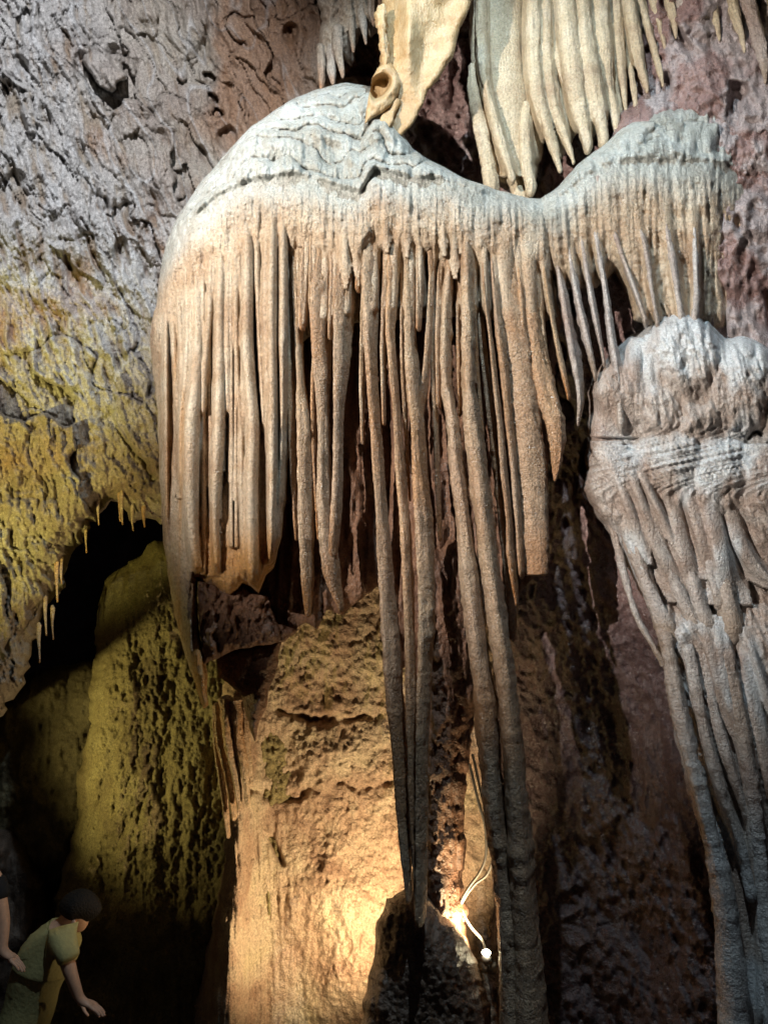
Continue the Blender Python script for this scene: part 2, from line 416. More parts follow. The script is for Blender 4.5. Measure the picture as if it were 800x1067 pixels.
M_pink = rock('reddish_cave_rock', [(0.28, (0.15, 0.08, 0.072)), (0.5, (0.27, 0.165, 0.15)), (0.75, (0.38, 0.27, 0.25))],
              scale=2.5, streak=0.3, streak_col=(0.10, 0.05, 0.045), speck=0.4, rough=(0.18, 0.42), spec=0.8, bumps=((22, 0.8, 0.022), (70, 0.9, 0.012), (170, 0.7, 0.005)), crystal=0.5, tint=(0.42, 0.37, 0.37), amber_or_shade=(0.062, 0.038, 0.042))  # last colour is the shade painted low on the wall
M_casc = rock('grey_white_calcite', [(0.25, (0.30, 0.21, 0.175)), (0.45, (0.43, 0.34, 0.29)), (0.6, (0.53, 0.47, 0.43)), (0.8, (0.64, 0.63, 0.62))],
              scale=2.6, streak=0.35, streak_col=(0.30, 0.21, 0.16), speck=0.3, rough=(0.14, 0.4), spec=0.8, crystal=0.6, sss=0.04, amber_or_shade=(0.38, 0.29, 0.22), tint=(0.66, 0.70, 0.73))
M_mound = rock('ochre_flowstone', [(0.3, (0.15, 0.11, 0.05)), (0.5, (0.28, 0.23, 0.10)), (0.75, (0.38, 0.33, 0.16))],
               scale=3, streak=0.4, streak_col=(0.12, 0.09, 0.05), speck=0.45, rough=(0.5, 0.8), bumps=((35, 0.9, 0.02), (90, 0.9, 0.010)), crystal=0.5)
M_pillar = rock('orange_flowstone', [(0.28, (0.30, 0.18, 0.12)), (0.45, (0.46, 0.32, 0.22)), (0.58, (0.56, 0.44, 0.31)), (0.75, (0.60, 0.50, 0.32))],
                scale=3, streak=0.3, streak_col=(0.28, 0.14, 0.08), speck=0.4, rough=(0.35, 0.6), bumps=((26, 0.9, 0.022), (75, 0.9, 0.011)), crystal=0.6)
M_dark = rock('dark_brown_rock', [(0.3, (0.05, 0.035, 0.028)), (0.55, (0.10, 0.07, 0.055)), (0.75, (0.15, 0.11, 0.085))],
              scale=4, streak=0.2, streak_col=(0.05, 0.03, 0.02), speck=0.4, rough=(0.35, 0.6), bumps=((30, 0.8, 0.02), (90, 0.7, 0.008)))
M_olive = rock('dim_olive_rock', [(0.3, (0.06, 0.045, 0.022)), (0.5, (0.12, 0.10, 0.05)), (0.75, (0.18, 0.15, 0.08))], scale=3, streak=0.4, streak_col=(0.06, 0.045, 0.03), speck=0.4, rough=(0.5, 0.8))
M_stump = rock('wet_brown_rock', [(0.3, (0.08, 0.05, 0.035)), (0.55, (0.16, 0.11, 0.08)), (0.75, (0.24, 0.17, 0.13))], scale=5, streak=0.3, streak_col=(0.06, 0.035, 0.02), speck=0.4, rough=(0.2, 0.45), spec=0.7, bumps=((30, 0.8, 0.02), (90, 0.8, 0.008)), crystal=0.5)
M_leaf = rock('honey_calcite', [(0.3, (0.33, 0.20, 0.085)), (0.5, (0.44, 0.31, 0.165)), (0.75, (0.50, 0.39, 0.24))],
              scale=6, streak=0.3, streak_col=(0.5, 0.30, 0.12), speck=0.15, rough=(0.3, 0.5), bumps=((30, 0.7, 0.012), (90, 0.8, 0.006)), sss=0.1)
M_amber = rock('amber_calcite', [(0.3, (0.36, 0.17, 0.05)), (0.5, (0.50, 0.28, 0.10)), (0.75, (0.58, 0.38, 0.18))],
               scale=5, streak=0.3, streak_col=(0.3, 0.13, 0.05), speck=0.2, rough=(0.25, 0.45), bumps=((40, 0.5, 0.006), (110, 0.4, 0.003)), sss=0.3)

# ------------------------------------------------------------------ the setting: ground and cave walls
def ground():
    xs = np.linspace(-14, 14, 141); ys = np.linspace(-8, 16, 121)
    X, Y = np.meshgrid(xs, ys)
    Z = 1.6 * (1 - sstep(0.4, 1.6, Y)) - 0.3 * sstep(3.0, 4.5, Y)
    P = np.stack([X, Y, Z], -1); P[..., 2] += 0.06 * fbm(P, 0.9, 4)
    n, m = X.shape; I, J = np.meshgrid(np.arange(n - 1), np.arange(m - 1), indexing='ij')
    q = np.stack([I * m + J, I * m + J + 1, (I + 1) * m + J + 1, (I + 1) * m + J], -1).reshape(-1, 4)
    o = mesh_obj('ground', P.reshape(-1, 3), q, M_dark); o['kind'] = 'structure'
ground()

def rear_Y(px, py, s):
    P = at(px, py, 10.5)
    return 10.5 + 0.5 * fbm(P, 0.5, 4) - 1.5 * sstep(500, 900, px)
o = sheet('cave_wall', [(-420, -420), (1220, -420), (1220, 1230), (-420, 1230)], rear_Y, M_dark, step=7, R=5, H=0, skirt=0.3); o['kind'] = 'structure'

def leftwall_Y(px, py, s):
    Y0 = 5.15 - 0.75 * np.clip((190 - px) / 260, -0.25, 1.6) + 0.25 * sstep(380, 700, py)
    P = at(px, py, Y0)
    wp = np.stack([fbm(P, 2.2, 3, 3.0), fbm(P, 2.2, 3, 31.0)], -1)
    X, Z = P[..., 0], P[..., 2]
    # slabs: cells stretched along the bedding, each standing a little proud of its neighbour
    q = np.stack([(X * 0.92 + Z * 0.38) * 3.0, (-X * 0.38 + Z * 0.92) * 0.95], -1) + 0.45 * wp
    F1, F2, rv, dxy = worley(q, 3)
    slab = (rv - 0.5) * 0.15 + 0.16 * dxy[..., 0] * (rv - 0.3) + 0.06 * dxy[..., 1]
    crack = 0.03 * np.exp(-((F2 - F1) / 0.04) ** 2)
    q2 = np.stack([(X * 0.86 + Z * 0.5) * 8.0, (-X * 0.5 + Z * 0.86) * 3.0], -1) + 0.8 * wp
    G1, G2, rv2, d2 = worley(q2, 5)
    slab2 = (rv2 - 0.5) * 0.05 + 0.06 * d2[..., 0] * (rv2 - 0.5) * 2
    crust = 0.2 + 0.8 * sstep(250, 90, px + 0.25 * (py - 250) * -1 + 60 * nz(P, 1.3, 9))
    crust = np.maximum(crust, 0.8 * sstep(330, 470, py))
    S = P.copy(); S[..., 0] += 0.30 * S[..., 2] + 0.05 * wp[..., 0]
    drip = ridged(S, (13, 13, 2.6), 5, 7.0, 0.62)
    bark = ridged(S, (7, 7, 1.6), 4, 57.0, 0.55)
    vein = np.exp(-(np.abs(nz(S, (5, 5, 1.6), 51)) / 0.03) ** 2)
    D = -slab - slab2 + crack - 0.040 * crust * (drip - 0.6) - 0.030 * (bark - 0.5) - 0.010 * vein - 0.07 * fbm(P, 1.1, 3, 90)
    D -= 0.012 * ridged(P, (26, 26, 12), 4, 33, 0.62) * (0.4 + 0.6 * crust) + 0.02 * fbm(P, (9, 9, 6), 4, 39)
    pit = sstep(0.34, 0.5, nz(P, (4, 4, 2.4), 133)); D += 0.09 * pit
    white = np.clip(0.8 * crust * sstep(0.2, 0.9, drip * 0.6 + 0.5 * fbm(P, 2.5, 3, 64) + 0.1) * sstep(470, 300, py) + 0.5 * vein * sstep(500, 300, py), 0, 1)
    brown = sstep(0.0, 0.5, fbm(P, 1.4, 3, 140) + 0.9 * sstep(190, 260, px) * sstep(230, 130, py) - 0.25) * (1 - 0.6 * white)
    return Y0 + D, np.stack([white * 0.9, brown * 0.8], -1)
lw = [(-420, -420), (470, -420), (430, 40), (400, 200), (330, 420), (260, 545), (165, 548), (150, 540), (140, 548), (128, 532), (115, 524), (101, 534), (91, 560),
      (78, 578), (70, 592), (67, 612), (58, 620), (45, 640), (33, 685), (18, 728), (6, 748), (-20, 756), (-120, 762), (-420, 770)]
o = sheet('cave_wall', lw, leftwall_Y, M_wall, step=1.35, R=34, H=0.5, jit=6.0, skirt=1.2, seed=2); o['kind'] = 'structure'

def rightwall_Y(px, py, s):
    Y0 = 4.95 - 0.52 * sstep(560, 740, px) + 0.35 * sstep(600, 800, py) * sstep(760, 640, px) + 0.2 * sstep(560, 470, px)
    P = at(px, py, Y0)
    D = -0.10 * fbm(P, 1.6, 4, 12) - 0.030 * ridged(P, (9, 9, 5.5), 4, 4.0) - 0.018 * fbm(P, (26, 26, 18), 4, 61)
    slot = sstep(0.2, 0.42, nz(P, (8, 8, 3.2), 23)); D += 0.11 * slot * sstep(650, 500, py)
    coral = sstep(520, 470, px) * sstep(330, 200, py)
    D += coral * 0.06 * fbm(P, 16, 4, 5)
    white = np.clip(0.9 * sstep(0.05, 0.4, fbm(P, (3.0, 3.0, 2.0), 4, 201) + 0.3 * sstep(690, 760, px) - 0.06) * sstep(700, 420, py), 0, 1)
    wall_shade = sstep(560, 720, py + 60 * nz(P, 2, 9))  # darkens the lower wall's colour in place of shadow and light falloff
    return Y0 + D, np.stack([white * 0.8 * (1 - wall_shade), wall_shade * 0.9], -1)
rw = [(405, -420), (1220, -420), (1220, 1300), (505, 1300), (505, 1000), (515, 700), (500, 420), (440, 260), (415, 120)]
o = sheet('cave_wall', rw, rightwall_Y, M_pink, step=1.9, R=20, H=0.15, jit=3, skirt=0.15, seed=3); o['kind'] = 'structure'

# ------------------------------------------------------------------ ochre mound, boulder behind, pillar, stalagmite
def mound_Y(px, py, s):
    Y0 = 5.75 - 0.25 * sstep(560, 900, py)
    P = at(px, py, Y0)
    D = -0.10 * fbm(P, (1.8, 1.8, 1.0), 3, 8) - 0.022 * ridged(P, (8, 8, 1.8), 4, 14, 0.6) - 0.018 * ridged(P, (19, 19, 11), 4, 52, 0.62) - 0.012 * fbm(P, (28, 28, 18), 4, 2) - 0.05 * sstep(0.0, 0.5, nz(P, (3.2, 3.2, 2.4), 44))
    D += 0.25 * sstep(960, 1020, py + 25 * nz(P, 3, 3))
    return Y0 + D
mp = [(300, 540), (168, 562), (150, 574), (131, 590), (109, 606), (99, 640), (97, 700), (92, 760), (84, 800), (80, 850), (66, 910), (52, 990), (40, 1080), (30, 1200), (330, 1200), (330, 800)]
tag(sheet('flowstone_mound', mp, mound_Y, M_mound, step=1.6, R=60, H=0.55, jit=3.5, skirt=0.4, seed=5), 'tall ochre green flowstone mound with grainy surface behind the bending person', 'flowstone')
def boulder_Y(px, py, s):
    P = at(px, py, 6.1); return 6.1 - 0.14 * fbm(P, 1.5, 4, 7) - 0.04 * ridged(P, (8, 8, 3), 4, 5) - 0.012 * fbm(P, 30, 3, 6)
tag(sheet('boulder', [(-60, 735), (8, 712), (35, 700), (62, 694), (92, 688), (150, 700), (150, 930), (90, 935), (40, 930), (-60, 900)], boulder_Y, M_olive, step=2.0, R=45, H=0.5, skirt=0.4, seed=6),
    'dim rounded rock left of the ochre mound under the dark opening', 'boulder')
def darkrock_Y(px, py, s):
    P = at(px, py, 5.9); return 5.9 - 0.2 * fbm(P, (1.8, 1.8, 1), 4, 27) - 0.05 * ridged(P, (6, 6, 2), 3, 5)
tag(sheet('boulder', [(-160, 850), (0, 850), (18, 860), (36, 890), (54, 930), (62, 1000), (70, 1100), (70, 1240), (-160, 1240)], darkrock_Y, M_dark, step=2.6, R=40, H=0.6, skirt=0.4, seed=8),
    'dark reddish rock in shadow behind the two people', 'boulder')

def pillar_Y(px, py, s):
    Y0 = 5.55 - 0.12 * sstep(800, 1060, py)
    Y0 = Y0 - 0.42 * np.exp(-((px - 238) / 26.0) ** 2) * sstep(700, 800, py)
    P = at(px, py, Y0)
    fl = sstep(345, 255, px) * sstep(760, 880, py)
    D = -0.08 * fbm(P, (2.2, 2.2, 1.6), 3, 77) - 0.012 * ridged(P, (10, 10, 5), 3, 3) * (1 - fl) - 0.011 * ridged(P, (15, 15, 11), 4, 45, 0.6) * (1 - 0.7 * fl) - 0.015 * fbm(P, (28, 28, 22), 4, 41) * (1 - 0.6 * fl) - 0.022 * fl * ridged(P, (16, 16, 1.2), 3, 19)
    # bedding ledges (dark undercut lines) across the pillar
    for yl, xa, xb, dp in ((738 + 12 * np.sin((px - 290) / 25), 285, 350, 0.16), (752 - 0.12 * (px - 340), 335, 400, 0.08), (828 + 5 * np.sin(px / 11), 255, 330, 0.09), (815 - 8 * np.sin(px / 16), 350, 412, 0.06), (668 - 0.4 * (px - 370), 362, 392, 0.05)):
        yl = yl + 7 * nz(P, (9, 9, 9), 6) + 3 * nz(P, (26, 26, 26), 8); dp = dp * (0.35 + 1.2 * np.maximum(nz(P, (7, 7, 7), 12) + 0.25, 0))
        D += dp * np.exp(-((py - yl) / 4.0) ** 2) * sstep(xa - 8, xa + 10, px) * sstep(xb + 8, xb - 10, px)
        D -= 0.25 * dp * np.exp(-((py - yl + 12) / 9.0) ** 2) * sstep(xa - 8, xa + 10, px) * sstep(xb + 8, xb - 10, px)
    D += 0.10 * np.exp(-((px - 285 - 0.45 * (py - 880)) / 3.0) ** 2) * sstep(868, 876, py) * sstep(905, 895, py)
    D -= 0.12 * np.exp(-((px - 355) / 30.0) ** 2 - ((py - 950) / 50.0) ** 2)
    return Y0 + D
pp = [(228, 690), (222, 742), (224, 770), (232, 820), (236, 860), (230, 920), (217, 980), (203, 1060), (190, 1230), (540, 1230), (535, 560), (260, 560), (236, 620)]
tag(sheet('rock_pillar', pp, pillar_Y, M_pillar, step=1.5, R=26, H=0.4, jit=2.5, skirt=0.9, seed=9), 'broad orange flowstone pillar lit brightly by the small lamp, below the curtain', 'rock pillar')

def stal_Y(px, py, s):
    P = at(px, py, 4.15)
    return 4.15 - 0.05 * fbm(P, (3, 3, 2), 3, 9) - 0.02 * ridged(P, (13, 13, 5), 3, 3) - 0.012 * fbm(P, 35, 3, 9)
sp = [(424, 924), (404, 938), (392, 962), (389, 1000), (381, 1030), (374, 1080), (366, 1230), (530, 1230), (512, 1060), (503, 1020), (494, 996), (484, 976), (470, 958), (445, 935)]
tag(sheet('stalagmite', sp, stal_Y, M_stump, step=1.6, R=42, H=0.33, jit=2, skirt=0.06, seed=10), 'dark rounded stalagmite at the foot of the curtain left of the lamp', 'stalagmite')

# ------------------------------------------------------------------ the great dripstone curtain
def base_Y(px): return interp(px, [(150, 4.38), (170, 4.25), (200, 4.08), (250, 3.97), (330, 3.93), (400, 3.92), (480, 3.98), (540, 4.1), (600, 4.16), (660, 4.16), (735, 4.25), (775, 4.44), (860, 4.62)])
curtain = thing('dripstone_curtain', 'huge cream dripstone curtain with a white domed top and long hanging columns', 'dripstone curtain', tuple(at(300, 640, 4.2)))
RL = [  # (points, back offset, kwargs)
 ([(173,268,8),(177,300,8),(181,345,9),(184,400,8),(186,450,5)], 0.02, {}),
 ([(183,266,7),(186,300,8),(189,345,8),(190,400,9),(189,450,8),(190,500,5)], 0.00, {}),
 ([(193,262,8),(195,300,9),(196,345,10),(194,390,9),(190,430,8),(189,470,7),(190,520,4)], -0.01, {}),
 ([(207,238,9),(206,290,12),(207,340,15),(204,400,19),(200,440,21),(199,500,20),(200,540,17),(203,575,14),(208,604,8)], -0.02, {}),
 ([(219,222,7),(220,270,9),(218,330,9),(213,390,8),(211,440,6)], 0.01, {}),
 ([(230,210,8),(231,260,11),(229,320,13),(229,380,15),(228,440,16),(225,500,14),(224,540,9),(226,600,7)], -0.01, {}),
 ([(238,214,6),(239,260,8),(238,320,9),(237,390,8),(238,440,6)], 0.02, {}),
 ([(245,208,7),(246,270,8),(246,330,8),(248,400,6),(251,440,6),(252,500,7),(254,560,8),(256,606,6)], 0.02, {}),
 ([(255,200,10),(258,250,14),(258,300,15),(257,350,16),(260,400,16),(263,440,16),(262,500,16),(262,550,16),(263,590,16),(266,617,9)], -0.01, {}),
 ([(268,205,6),(268,280,7),(270,340,6),(273,400,6),(276,450,5)], 0.02, {}),
 ([(277,200,9),(278,240,10),(277,300,12),(278,360,12),(280,420,10),(280,480,8)], 0.0, {}),
 ([(284,196,9),(284,250,11),(283,300,12),(283,350,12),(284,400,12),(284,440,13),(284,500,12),(284,540,11),(284,570,9),(283,588,5)], -0.03, {}),
 ([(294,194,8),(295,250,10),(295,300,10),(295,350,11),(296,400,11),(296,440,11),(294,500,10),(290,545,8),(287,575,5)], -0.01, {}),
 ([(309,190,7),(310,240,9),(310,290,9),(311,340,8),(313,390,8),(317,440,13),(318,500,14),(319,550,14),(320,600,12),(321,638,6)], 0.05, {}),
 ([(319,192,6),(320,240,8),(318,290,9),(315,340,6)], 0.01, {}),
 ([(327,196,7),(327,260,8),(326,310,9),(329,350,8)], 0.01, {}),
 ([(340,200,10),(339,260,14),(336,310,20),(335,350,20),(336,400,14),(337,440,11),(338,500,13),(340,540,15),(344,580,17),(349,612,14),(355,632,7)], -0.02, {}),
 ([(350,205,7),(349,260,9),(347,310,8),(344,350,5)], 0.02, {}),
 ([(366,205,11),(366,240,14),(362,280,17),(358,330,20),(356,380,15),(353,430,11),(352,500,10),(350,540,11),(347,575,9)], -0.03, {}),
 ([(378,215,6),(376,260,7),(373,300,6)], 0.03, {}),
 ([(395,175,26),(393,215,20),(389,260,20),(387,300,20),(386,340,16),(387,380,12),(391,440,12),(395,500,13),(399,550,14),(403,610,16),(407,660,18),(411,720,18),(416,780,17),(420,840,15),(424,900,12),(426,934,8)], -0.05, {}),
 ([(412,200,8),(410,260,14),(409,300,12),(407,340,10),(410,390,9),(414,440,10),(418,500,11),(422,550,12),(425,610,12),(427,660,12),(428,720,12),(429,780,11),(432,860,11),(435,920,10),(436,954,8)], 0.02, {}),
 ([(424,205,8),(427,250,11),(427,300,11),(428,350,14),(431,400,16),(435,440,16),(438,500,18),(442,550,21),(444,610,20),(444,660,18),(442,720,16),(440,780,14),(439,840,14),(439,900,13),(438,955,12)], 0.00, {}),
 ([(437,210,6),(437,250,7),(437,300,7),(436,340,6)], 0.02, {}),
 ([(447,190,26),(450,225,20),(451,258,14),(450,285,8),(448,320,7),(446,360,8),(441,410,9),(436,440,8)], -0.05, {}),
 ([(461,205,7),(460,250,6),(458,300,7),(457,360,8),(457,420,6)], 0.10, {}),
 ([(473,195,15),(472,235,10),(469,270,9),(465,320,11),(464,370,12),(466,410,13),(471,440,16),(476,490,18),(484,550,19),(490,610,22),(496,660,24),(504,720,25),(510,780,25),(515,840,25),(522,890,25),(528,940,26),(534,1040,30),(540,1200,40)], 0.03, {'skew':0.2,'ripple':0.25}),
 ([(487,215,11),(487,260,14),(487,300,15),(488,360,16),(489,400,18),(492,440,20),(498,490,21),(505,550,22),(513,610,22),(520,660,23),(528,720,24),(534,780,25),(538,840,27),(542,900,30),(546,960,34),(552,1060,42),(560,1200,56)], -0.02, {'skew':0.2,'ripple':0.25}),
 ([(478,250,5),(477,310,5),(478,370,6),(479,430,5)], 0.12, {}),
 ([(499,240,6),(500,320,7),(505,380,10),(512,430,14),(519,480,16),(526,540,18),(531,600,16),(534,660,10)], 0.09, {}),
 ([(504,225,6),(506,310,6),(512,360,6),(516,400,7),(521,440,8),(525,490,9),(530,540,9),(532,580,10),(536,610,8),(538,628,4)], -0.02, {}),
 ([(512,212,9),(514,270,9),(519,330,11),(525,380,13),(530,430,13),(535,480,11),(539,530,11),(543,595,10)], -0.03, {}),
 ([(526,208,18),(525,250,22),(527,300,24),(535,350,28),(542,400,30),(548,450,32),(553,500,32),(555,550,29),(557,599,26)], 0.02, {'flat':True,'aspect':1.0,'skew':0.15}),
 ([(538,225,8),(541,280,8),(545,330,8),(549,380,6)], -0.01, {}),
 ([(550,222,14),(551,280,16),(554,330,17),(562,380,22),(572,420,25),(579,450,20),(580,478,13),(578,498,4)], 0.00, {'aspect':1.1}),
 ([(565,222,8),(567,280,8),(575,330,7),(585,380,8),(592,412,6)], 0.0, {}),
 ([(402,225,5),(401,290,5),(399,360,6),(400,440,4)], 0.10, {}),
 ([(420,230,5),(419,300,5),(420,380,6),(424,470,5),(427,520,3)], 0.12, {}),
 ([(455,230,6),(454,300,6),(452,380,7),(455,470,6),(458,560,5)], 0.14, {}),
 ([(495,235,5),(494,300,5),(497,380,5),(503,450,4)], 0.06, {}),
 ([(380,230,6),(379,320,6),(377,400,5),(378,460,4)], 0.12, {}),
 ([(333,235,5),(330,330,5),(327,420,6),(329,500,5),(332,560,3)], 0.12, {}),
 ([(303,230,6),(303,320,6),(304,420,7),(306,500,6),(309,560,4)], 0.09, {}),
 ([(558,235,7),(561,300,7),(568,360,6),(574,400,4)], 0.04, {}),
]
RM = [
 ([(578,218,9),(581,270,10),(589,320,13),(598,370,16),(603,400,13),(604,425,9),(602,441,4)], 0.0, {}),
 ([(588,205,9),(595,270,10),(604,320,11),(613,360,10),(620,392,6)], -0.01, {}),
 ([(601,195,9),(608,260,9),(616,310,9),(624,350,8),(629,378,5)], 0.0, {}),
 ([(613,185,11),(622,250,10),(630,300,11),(637,350,12),(643,385,14),(648,440,14)], -0.02, {}),
 ([(622,175,20),(632,220,20),(645,260,14),(660,300,10),(672,334,8)], -0.05, {}),
 ([(651,175,12),(662,220,10),(672,260,10),(680,310,8),(685,336,8)], -0.03, {}),
 ([(664,210,5),(668,240,5),(676,262,4)], 0.03, {}),
 ([(690,180,14),(693,230,16),(700,270,17),(708,320,15),(712,350,18)], -0.05, {}),
 ([(719,190,12),(722,230,12),(724,270,13),(725,310,13),(722,350,18)], -0.04, {}),
 ([(673,175,9),(676,195,6),(678,212,3)], -0.02, {}),
 ([(705,150,8),(706,170,7),(707,186,4)], -0.02, {}),
 ([(733,165,9),(735,190,7),(736,216,3)], -0.02, {}),
 ([(700,290,6),(690,300,5),(697,330,3)], 0.03, {}),
]
def ribs_of(rows):
    out = []
    for pts, off, kw in rows:
        kw = dict(kw); kw.setdefault('aspect', 2.7); kw.setdefault('skew', 0.42)
        if len(pts) > 3 and pts[1][1] < pts[0][1]: continue
        x0 = pts[0][0]; wmax = max(p[2] for p in pts[:4])
        out.append(Rib(pts, base_Y(x0) + off + wmax * 0.5 * 0.0052 * kw['aspect'] - 0.012, **kw))
    return out
ribsL = ribs_of(RL)
folds = [r for r in ribsL if r.xs[0] < 300]; cols = [r for r in ribsL if r.xs[0] >= 300]
for r in folds: r.relief = 3.2; r.u0 = -0.3; r.endfade = 14; r.wide = 0.98
for r in cols: r.u0 = -0.2; r.slim = 0.5
ribsM = ribs_of([r for r in RM if r[0][1][1] > r[0][0][1]])
for r in ribsM: r.slim = 0.4
def drips(n, xr, yf, wr, lr, lean, Yf, seed, **kw):
    r0 = random.Random(seed); out = []
    for k in range(n):
        x = r0.uniform(*xr); y = yf(x) + r0.uniform(-4, 10); w = r0.uniform(*wr); L = r0.uniform(*lr); d = lean * L * r0.uniform(0.7, 1.3)
        q = dict(relief=r0.uniform(0.7, 1.5), u0=r0.uniform(-0.4, 0.1), endfade=L * 0.6); q.update(kw)
        out.append(Rib([(x, y, w), (x + d * 0.3, y + L * 0.3, w * r0.uniform(0.7, 1.1)), (x + d * 0.7, y + L * 0.7, w * 0.7), (x + d, y + L, w * 0.15)], Yf(x) + r0.uniform(-0.01, 0.025), **q))
    return out
rimL = [(150, 300), (168, 268), (185, 244), (205, 226), (230, 205), (262, 192), (285, 190), (300, 186), (330, 190), (355, 200), (375, 205), (390, 180), (410, 185), (430, 192), (450, 190), (475, 195), (500, 205), (525, 205), (560, 214), (585, 208), (610, 186), (640, 172), (680, 170), (740, 172), (800, 190)]
RIMX = [p[0] for p in rimL]; RIMY = [p[1] for p in rimL]
rimy = lambda x: float(np.interp(x, RIMX, RIMY))
thinL = drips(24, (170, 294), lambda x: rimy(x) + 12, (3.5, 6.5), (110, 400), 0.0, lambda x: float(base_Y(x)) + 0.03, 3, wide=1.0, relief=2.2) + drips(26, (302, 575), lambda x: rimy(x) + 4, (4, 8), (25, 90), 0.02, lambda x: float(base_Y(x)) - 0.01, 5)
thinM = drips(16, (640, 740), lambda x: rimy(x) - 34, (4, 9), (18, 50), 0.05, lambda x: float(base_Y(x)) + 0.02, 9) + drips(16, (585, 738), lambda x: rimy(x) + 2, (4, 8), (20, 70), 0.15, lambda x: float(base_Y(x)) - 0.015, 11)
def cap_fn(ribs, rise, terr, k, bot, lobA=0.09):
    def fn(px, py, s):
        rim = interp(px, rimL)
        B = base_Y(px)
        P = at(px, py, B)
        up = np.maximum(rim - py, 0)
        # rimstone terraces: rounded risers, short treads
        wv = 22 * nz(P, (2.8, 2.8, 2.8), 5) + 15 * nz(P, (7, 7, 7), 15) + 2.0 * nz(P, (18, 18, 18), 35)
        q = np.maximum(up + wv * sstep(0, 14, up), 0) / terr
        fr = q - np.floor(q); cell = np.floor(q)
        lob = np.sqrt(np.maximum(0, 1 - (2 * fr - 1) ** 2))
        big = 0.6 + 0.5 * nz(P + cell[:, None] * 1.7, (3, 3, 3), 4)
        Y = B + rise * terr * (0.75 * q + 0.25 * cell) / 130.0 - lobA * lob * big * sstep(0, 10, up)
        Y = Y - 0.018 * ridged(P + cell[:, None] * 0.37, (17, 17, 5), 3, 41) * sstep(0, 10, up)
        down = np.maximum(py - rim, 0)
        Y = Y + (interp(px, [(290, 0.13), (316, 0.30), (590, 0.28), (655, 0.08)]) * sstep(45, bot + 40, down)) - 0.03 * sstep(0, 18, down) * sstep(60, 20, down)
        # vertical flutes on the front, lumps everywhere
        fl = sstep(-6, 22, py - rim)
        Y = Y - 0.016 * fl * ridged(P, (22, 22, 2.0), 2, 3) - 0.012 * (1 - fl) * ridged(P, (13, 13, 6), 3, 8) - 0.014 * fbm(P, (9, 9, 9), 3, 17) - 0.005 * fbm(P, 45, 3, 27)
        for r in ribs:
            if px.min() < max(r.xs) + 20:
                m = (np.abs(px - r.x(py)) < r.w(py) * 1.7) & (py > r.ys[0] - 8) & (py < r.ys[0] + (170 if r.xs[0] >= 300 else 900))
                if m.any(): Y[m] = smin(Y[m], r.front(px[m], py[m]) - 0.002, k)
        t = sstep(-8, 55, py - rim + 16 * nz(P, 4, 6)) * 0.97
        am = 0.95 * sstep(515, 595, py + 16 * nz(P, (9, 9, 4), 50)) * sstep(296, 280, px) * sstep(196, 205, px)  # orange on the lower folds stands for lamp light shining through
        am = np.maximum(am, 0.55 * sstep(0.05, 0.4, nz(P, (16, 16, 1.2), 60)) * sstep(205, 185, px) * sstep(310, 380, py))  # orange streaks painted for the warm rim light on the left edge
        return Y, np.stack([t, am], -1)
    return fn
capL = [(158, 338), (163, 318), (166, 290), (172, 256), (185, 226), (205, 196), (235, 160), (262, 131), (300, 106), (330, 93), (362, 86), (395, 92), (415, 130), (430, 155), (452, 170), (490, 188), (520, 198), (550, 206), (572, 208), (580, 240), (580, 330),
        (560, 340), (480, 330), (380, 335), (330, 345), (306, 365), (302, 430), (298, 520), (292, 566), (285, 592), (277, 600), (270, 619), (262, 611), (253, 608), (247, 617), (239, 624), (230, 618), (224, 611), (215, 609), (207, 604), (205, 622), (208, 660), (216, 700), (217, 735), (211, 739), (203, 712), (195, 688), (186, 655), (178, 618), (170, 560), (167, 500), (164, 430), (157, 362)]
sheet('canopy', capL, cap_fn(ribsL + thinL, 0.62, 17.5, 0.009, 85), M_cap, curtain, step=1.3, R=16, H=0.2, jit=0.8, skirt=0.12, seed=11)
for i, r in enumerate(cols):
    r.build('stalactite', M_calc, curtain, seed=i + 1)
# the brown inner curtain between and behind the hanging columns
def inner_Y(px, py, s):
    Y0 = 4.56 + 0.05 * np.sin(px / 19.0) - 0.10 * sstep(330, 220, px)
    P = at(px, py, Y0)
    return Y0 - 0.05 * ridged(P, (11, 11, 1.2), 2, 30) - 0.016 * fbm(P, (30, 30, 20), 3, 2)
ip = [(186, 300), (400, 200), (540, 215), (585, 330), (560, 595), (520, 640), (410, 700), (396, 610), (376, 624), (360, 640), (340, 636), (330, 655), (318, 650), (305, 662), (290, 656), (276, 624), (255, 616), (226, 612), (203, 606), (190, 500)]
sheet('inner_curtain', ip, inner_Y, M_inner, curtain, step=2.0, R=14, H=0.06, jit=3, skirt=0.05, seed=12)
def column_Y(px, py, s):
    P = at(px, py, 4.28)
    return 4.40 - 0.04 * fbm(P, (5, 5, 2), 3, 3) - 0.025 * ridged(P, (13, 13, 4), 3, 8) - 0.02 * fbm(P, (32, 32, 20), 3, 12)
cp = [(424, 560), (492, 560), (500, 640), (499, 690), (496, 730), (492, 760), (488, 800), (484, 850), (486, 880), (483, 930), (490, 985), (498, 1010), (436, 1010), (430, 950), (428, 800)]
sheet('inner_column', cp, column_Y, M_inner, curtain, step=1.6, R=34, H=0.26, jit=3, skirt=0.03, seed=13)
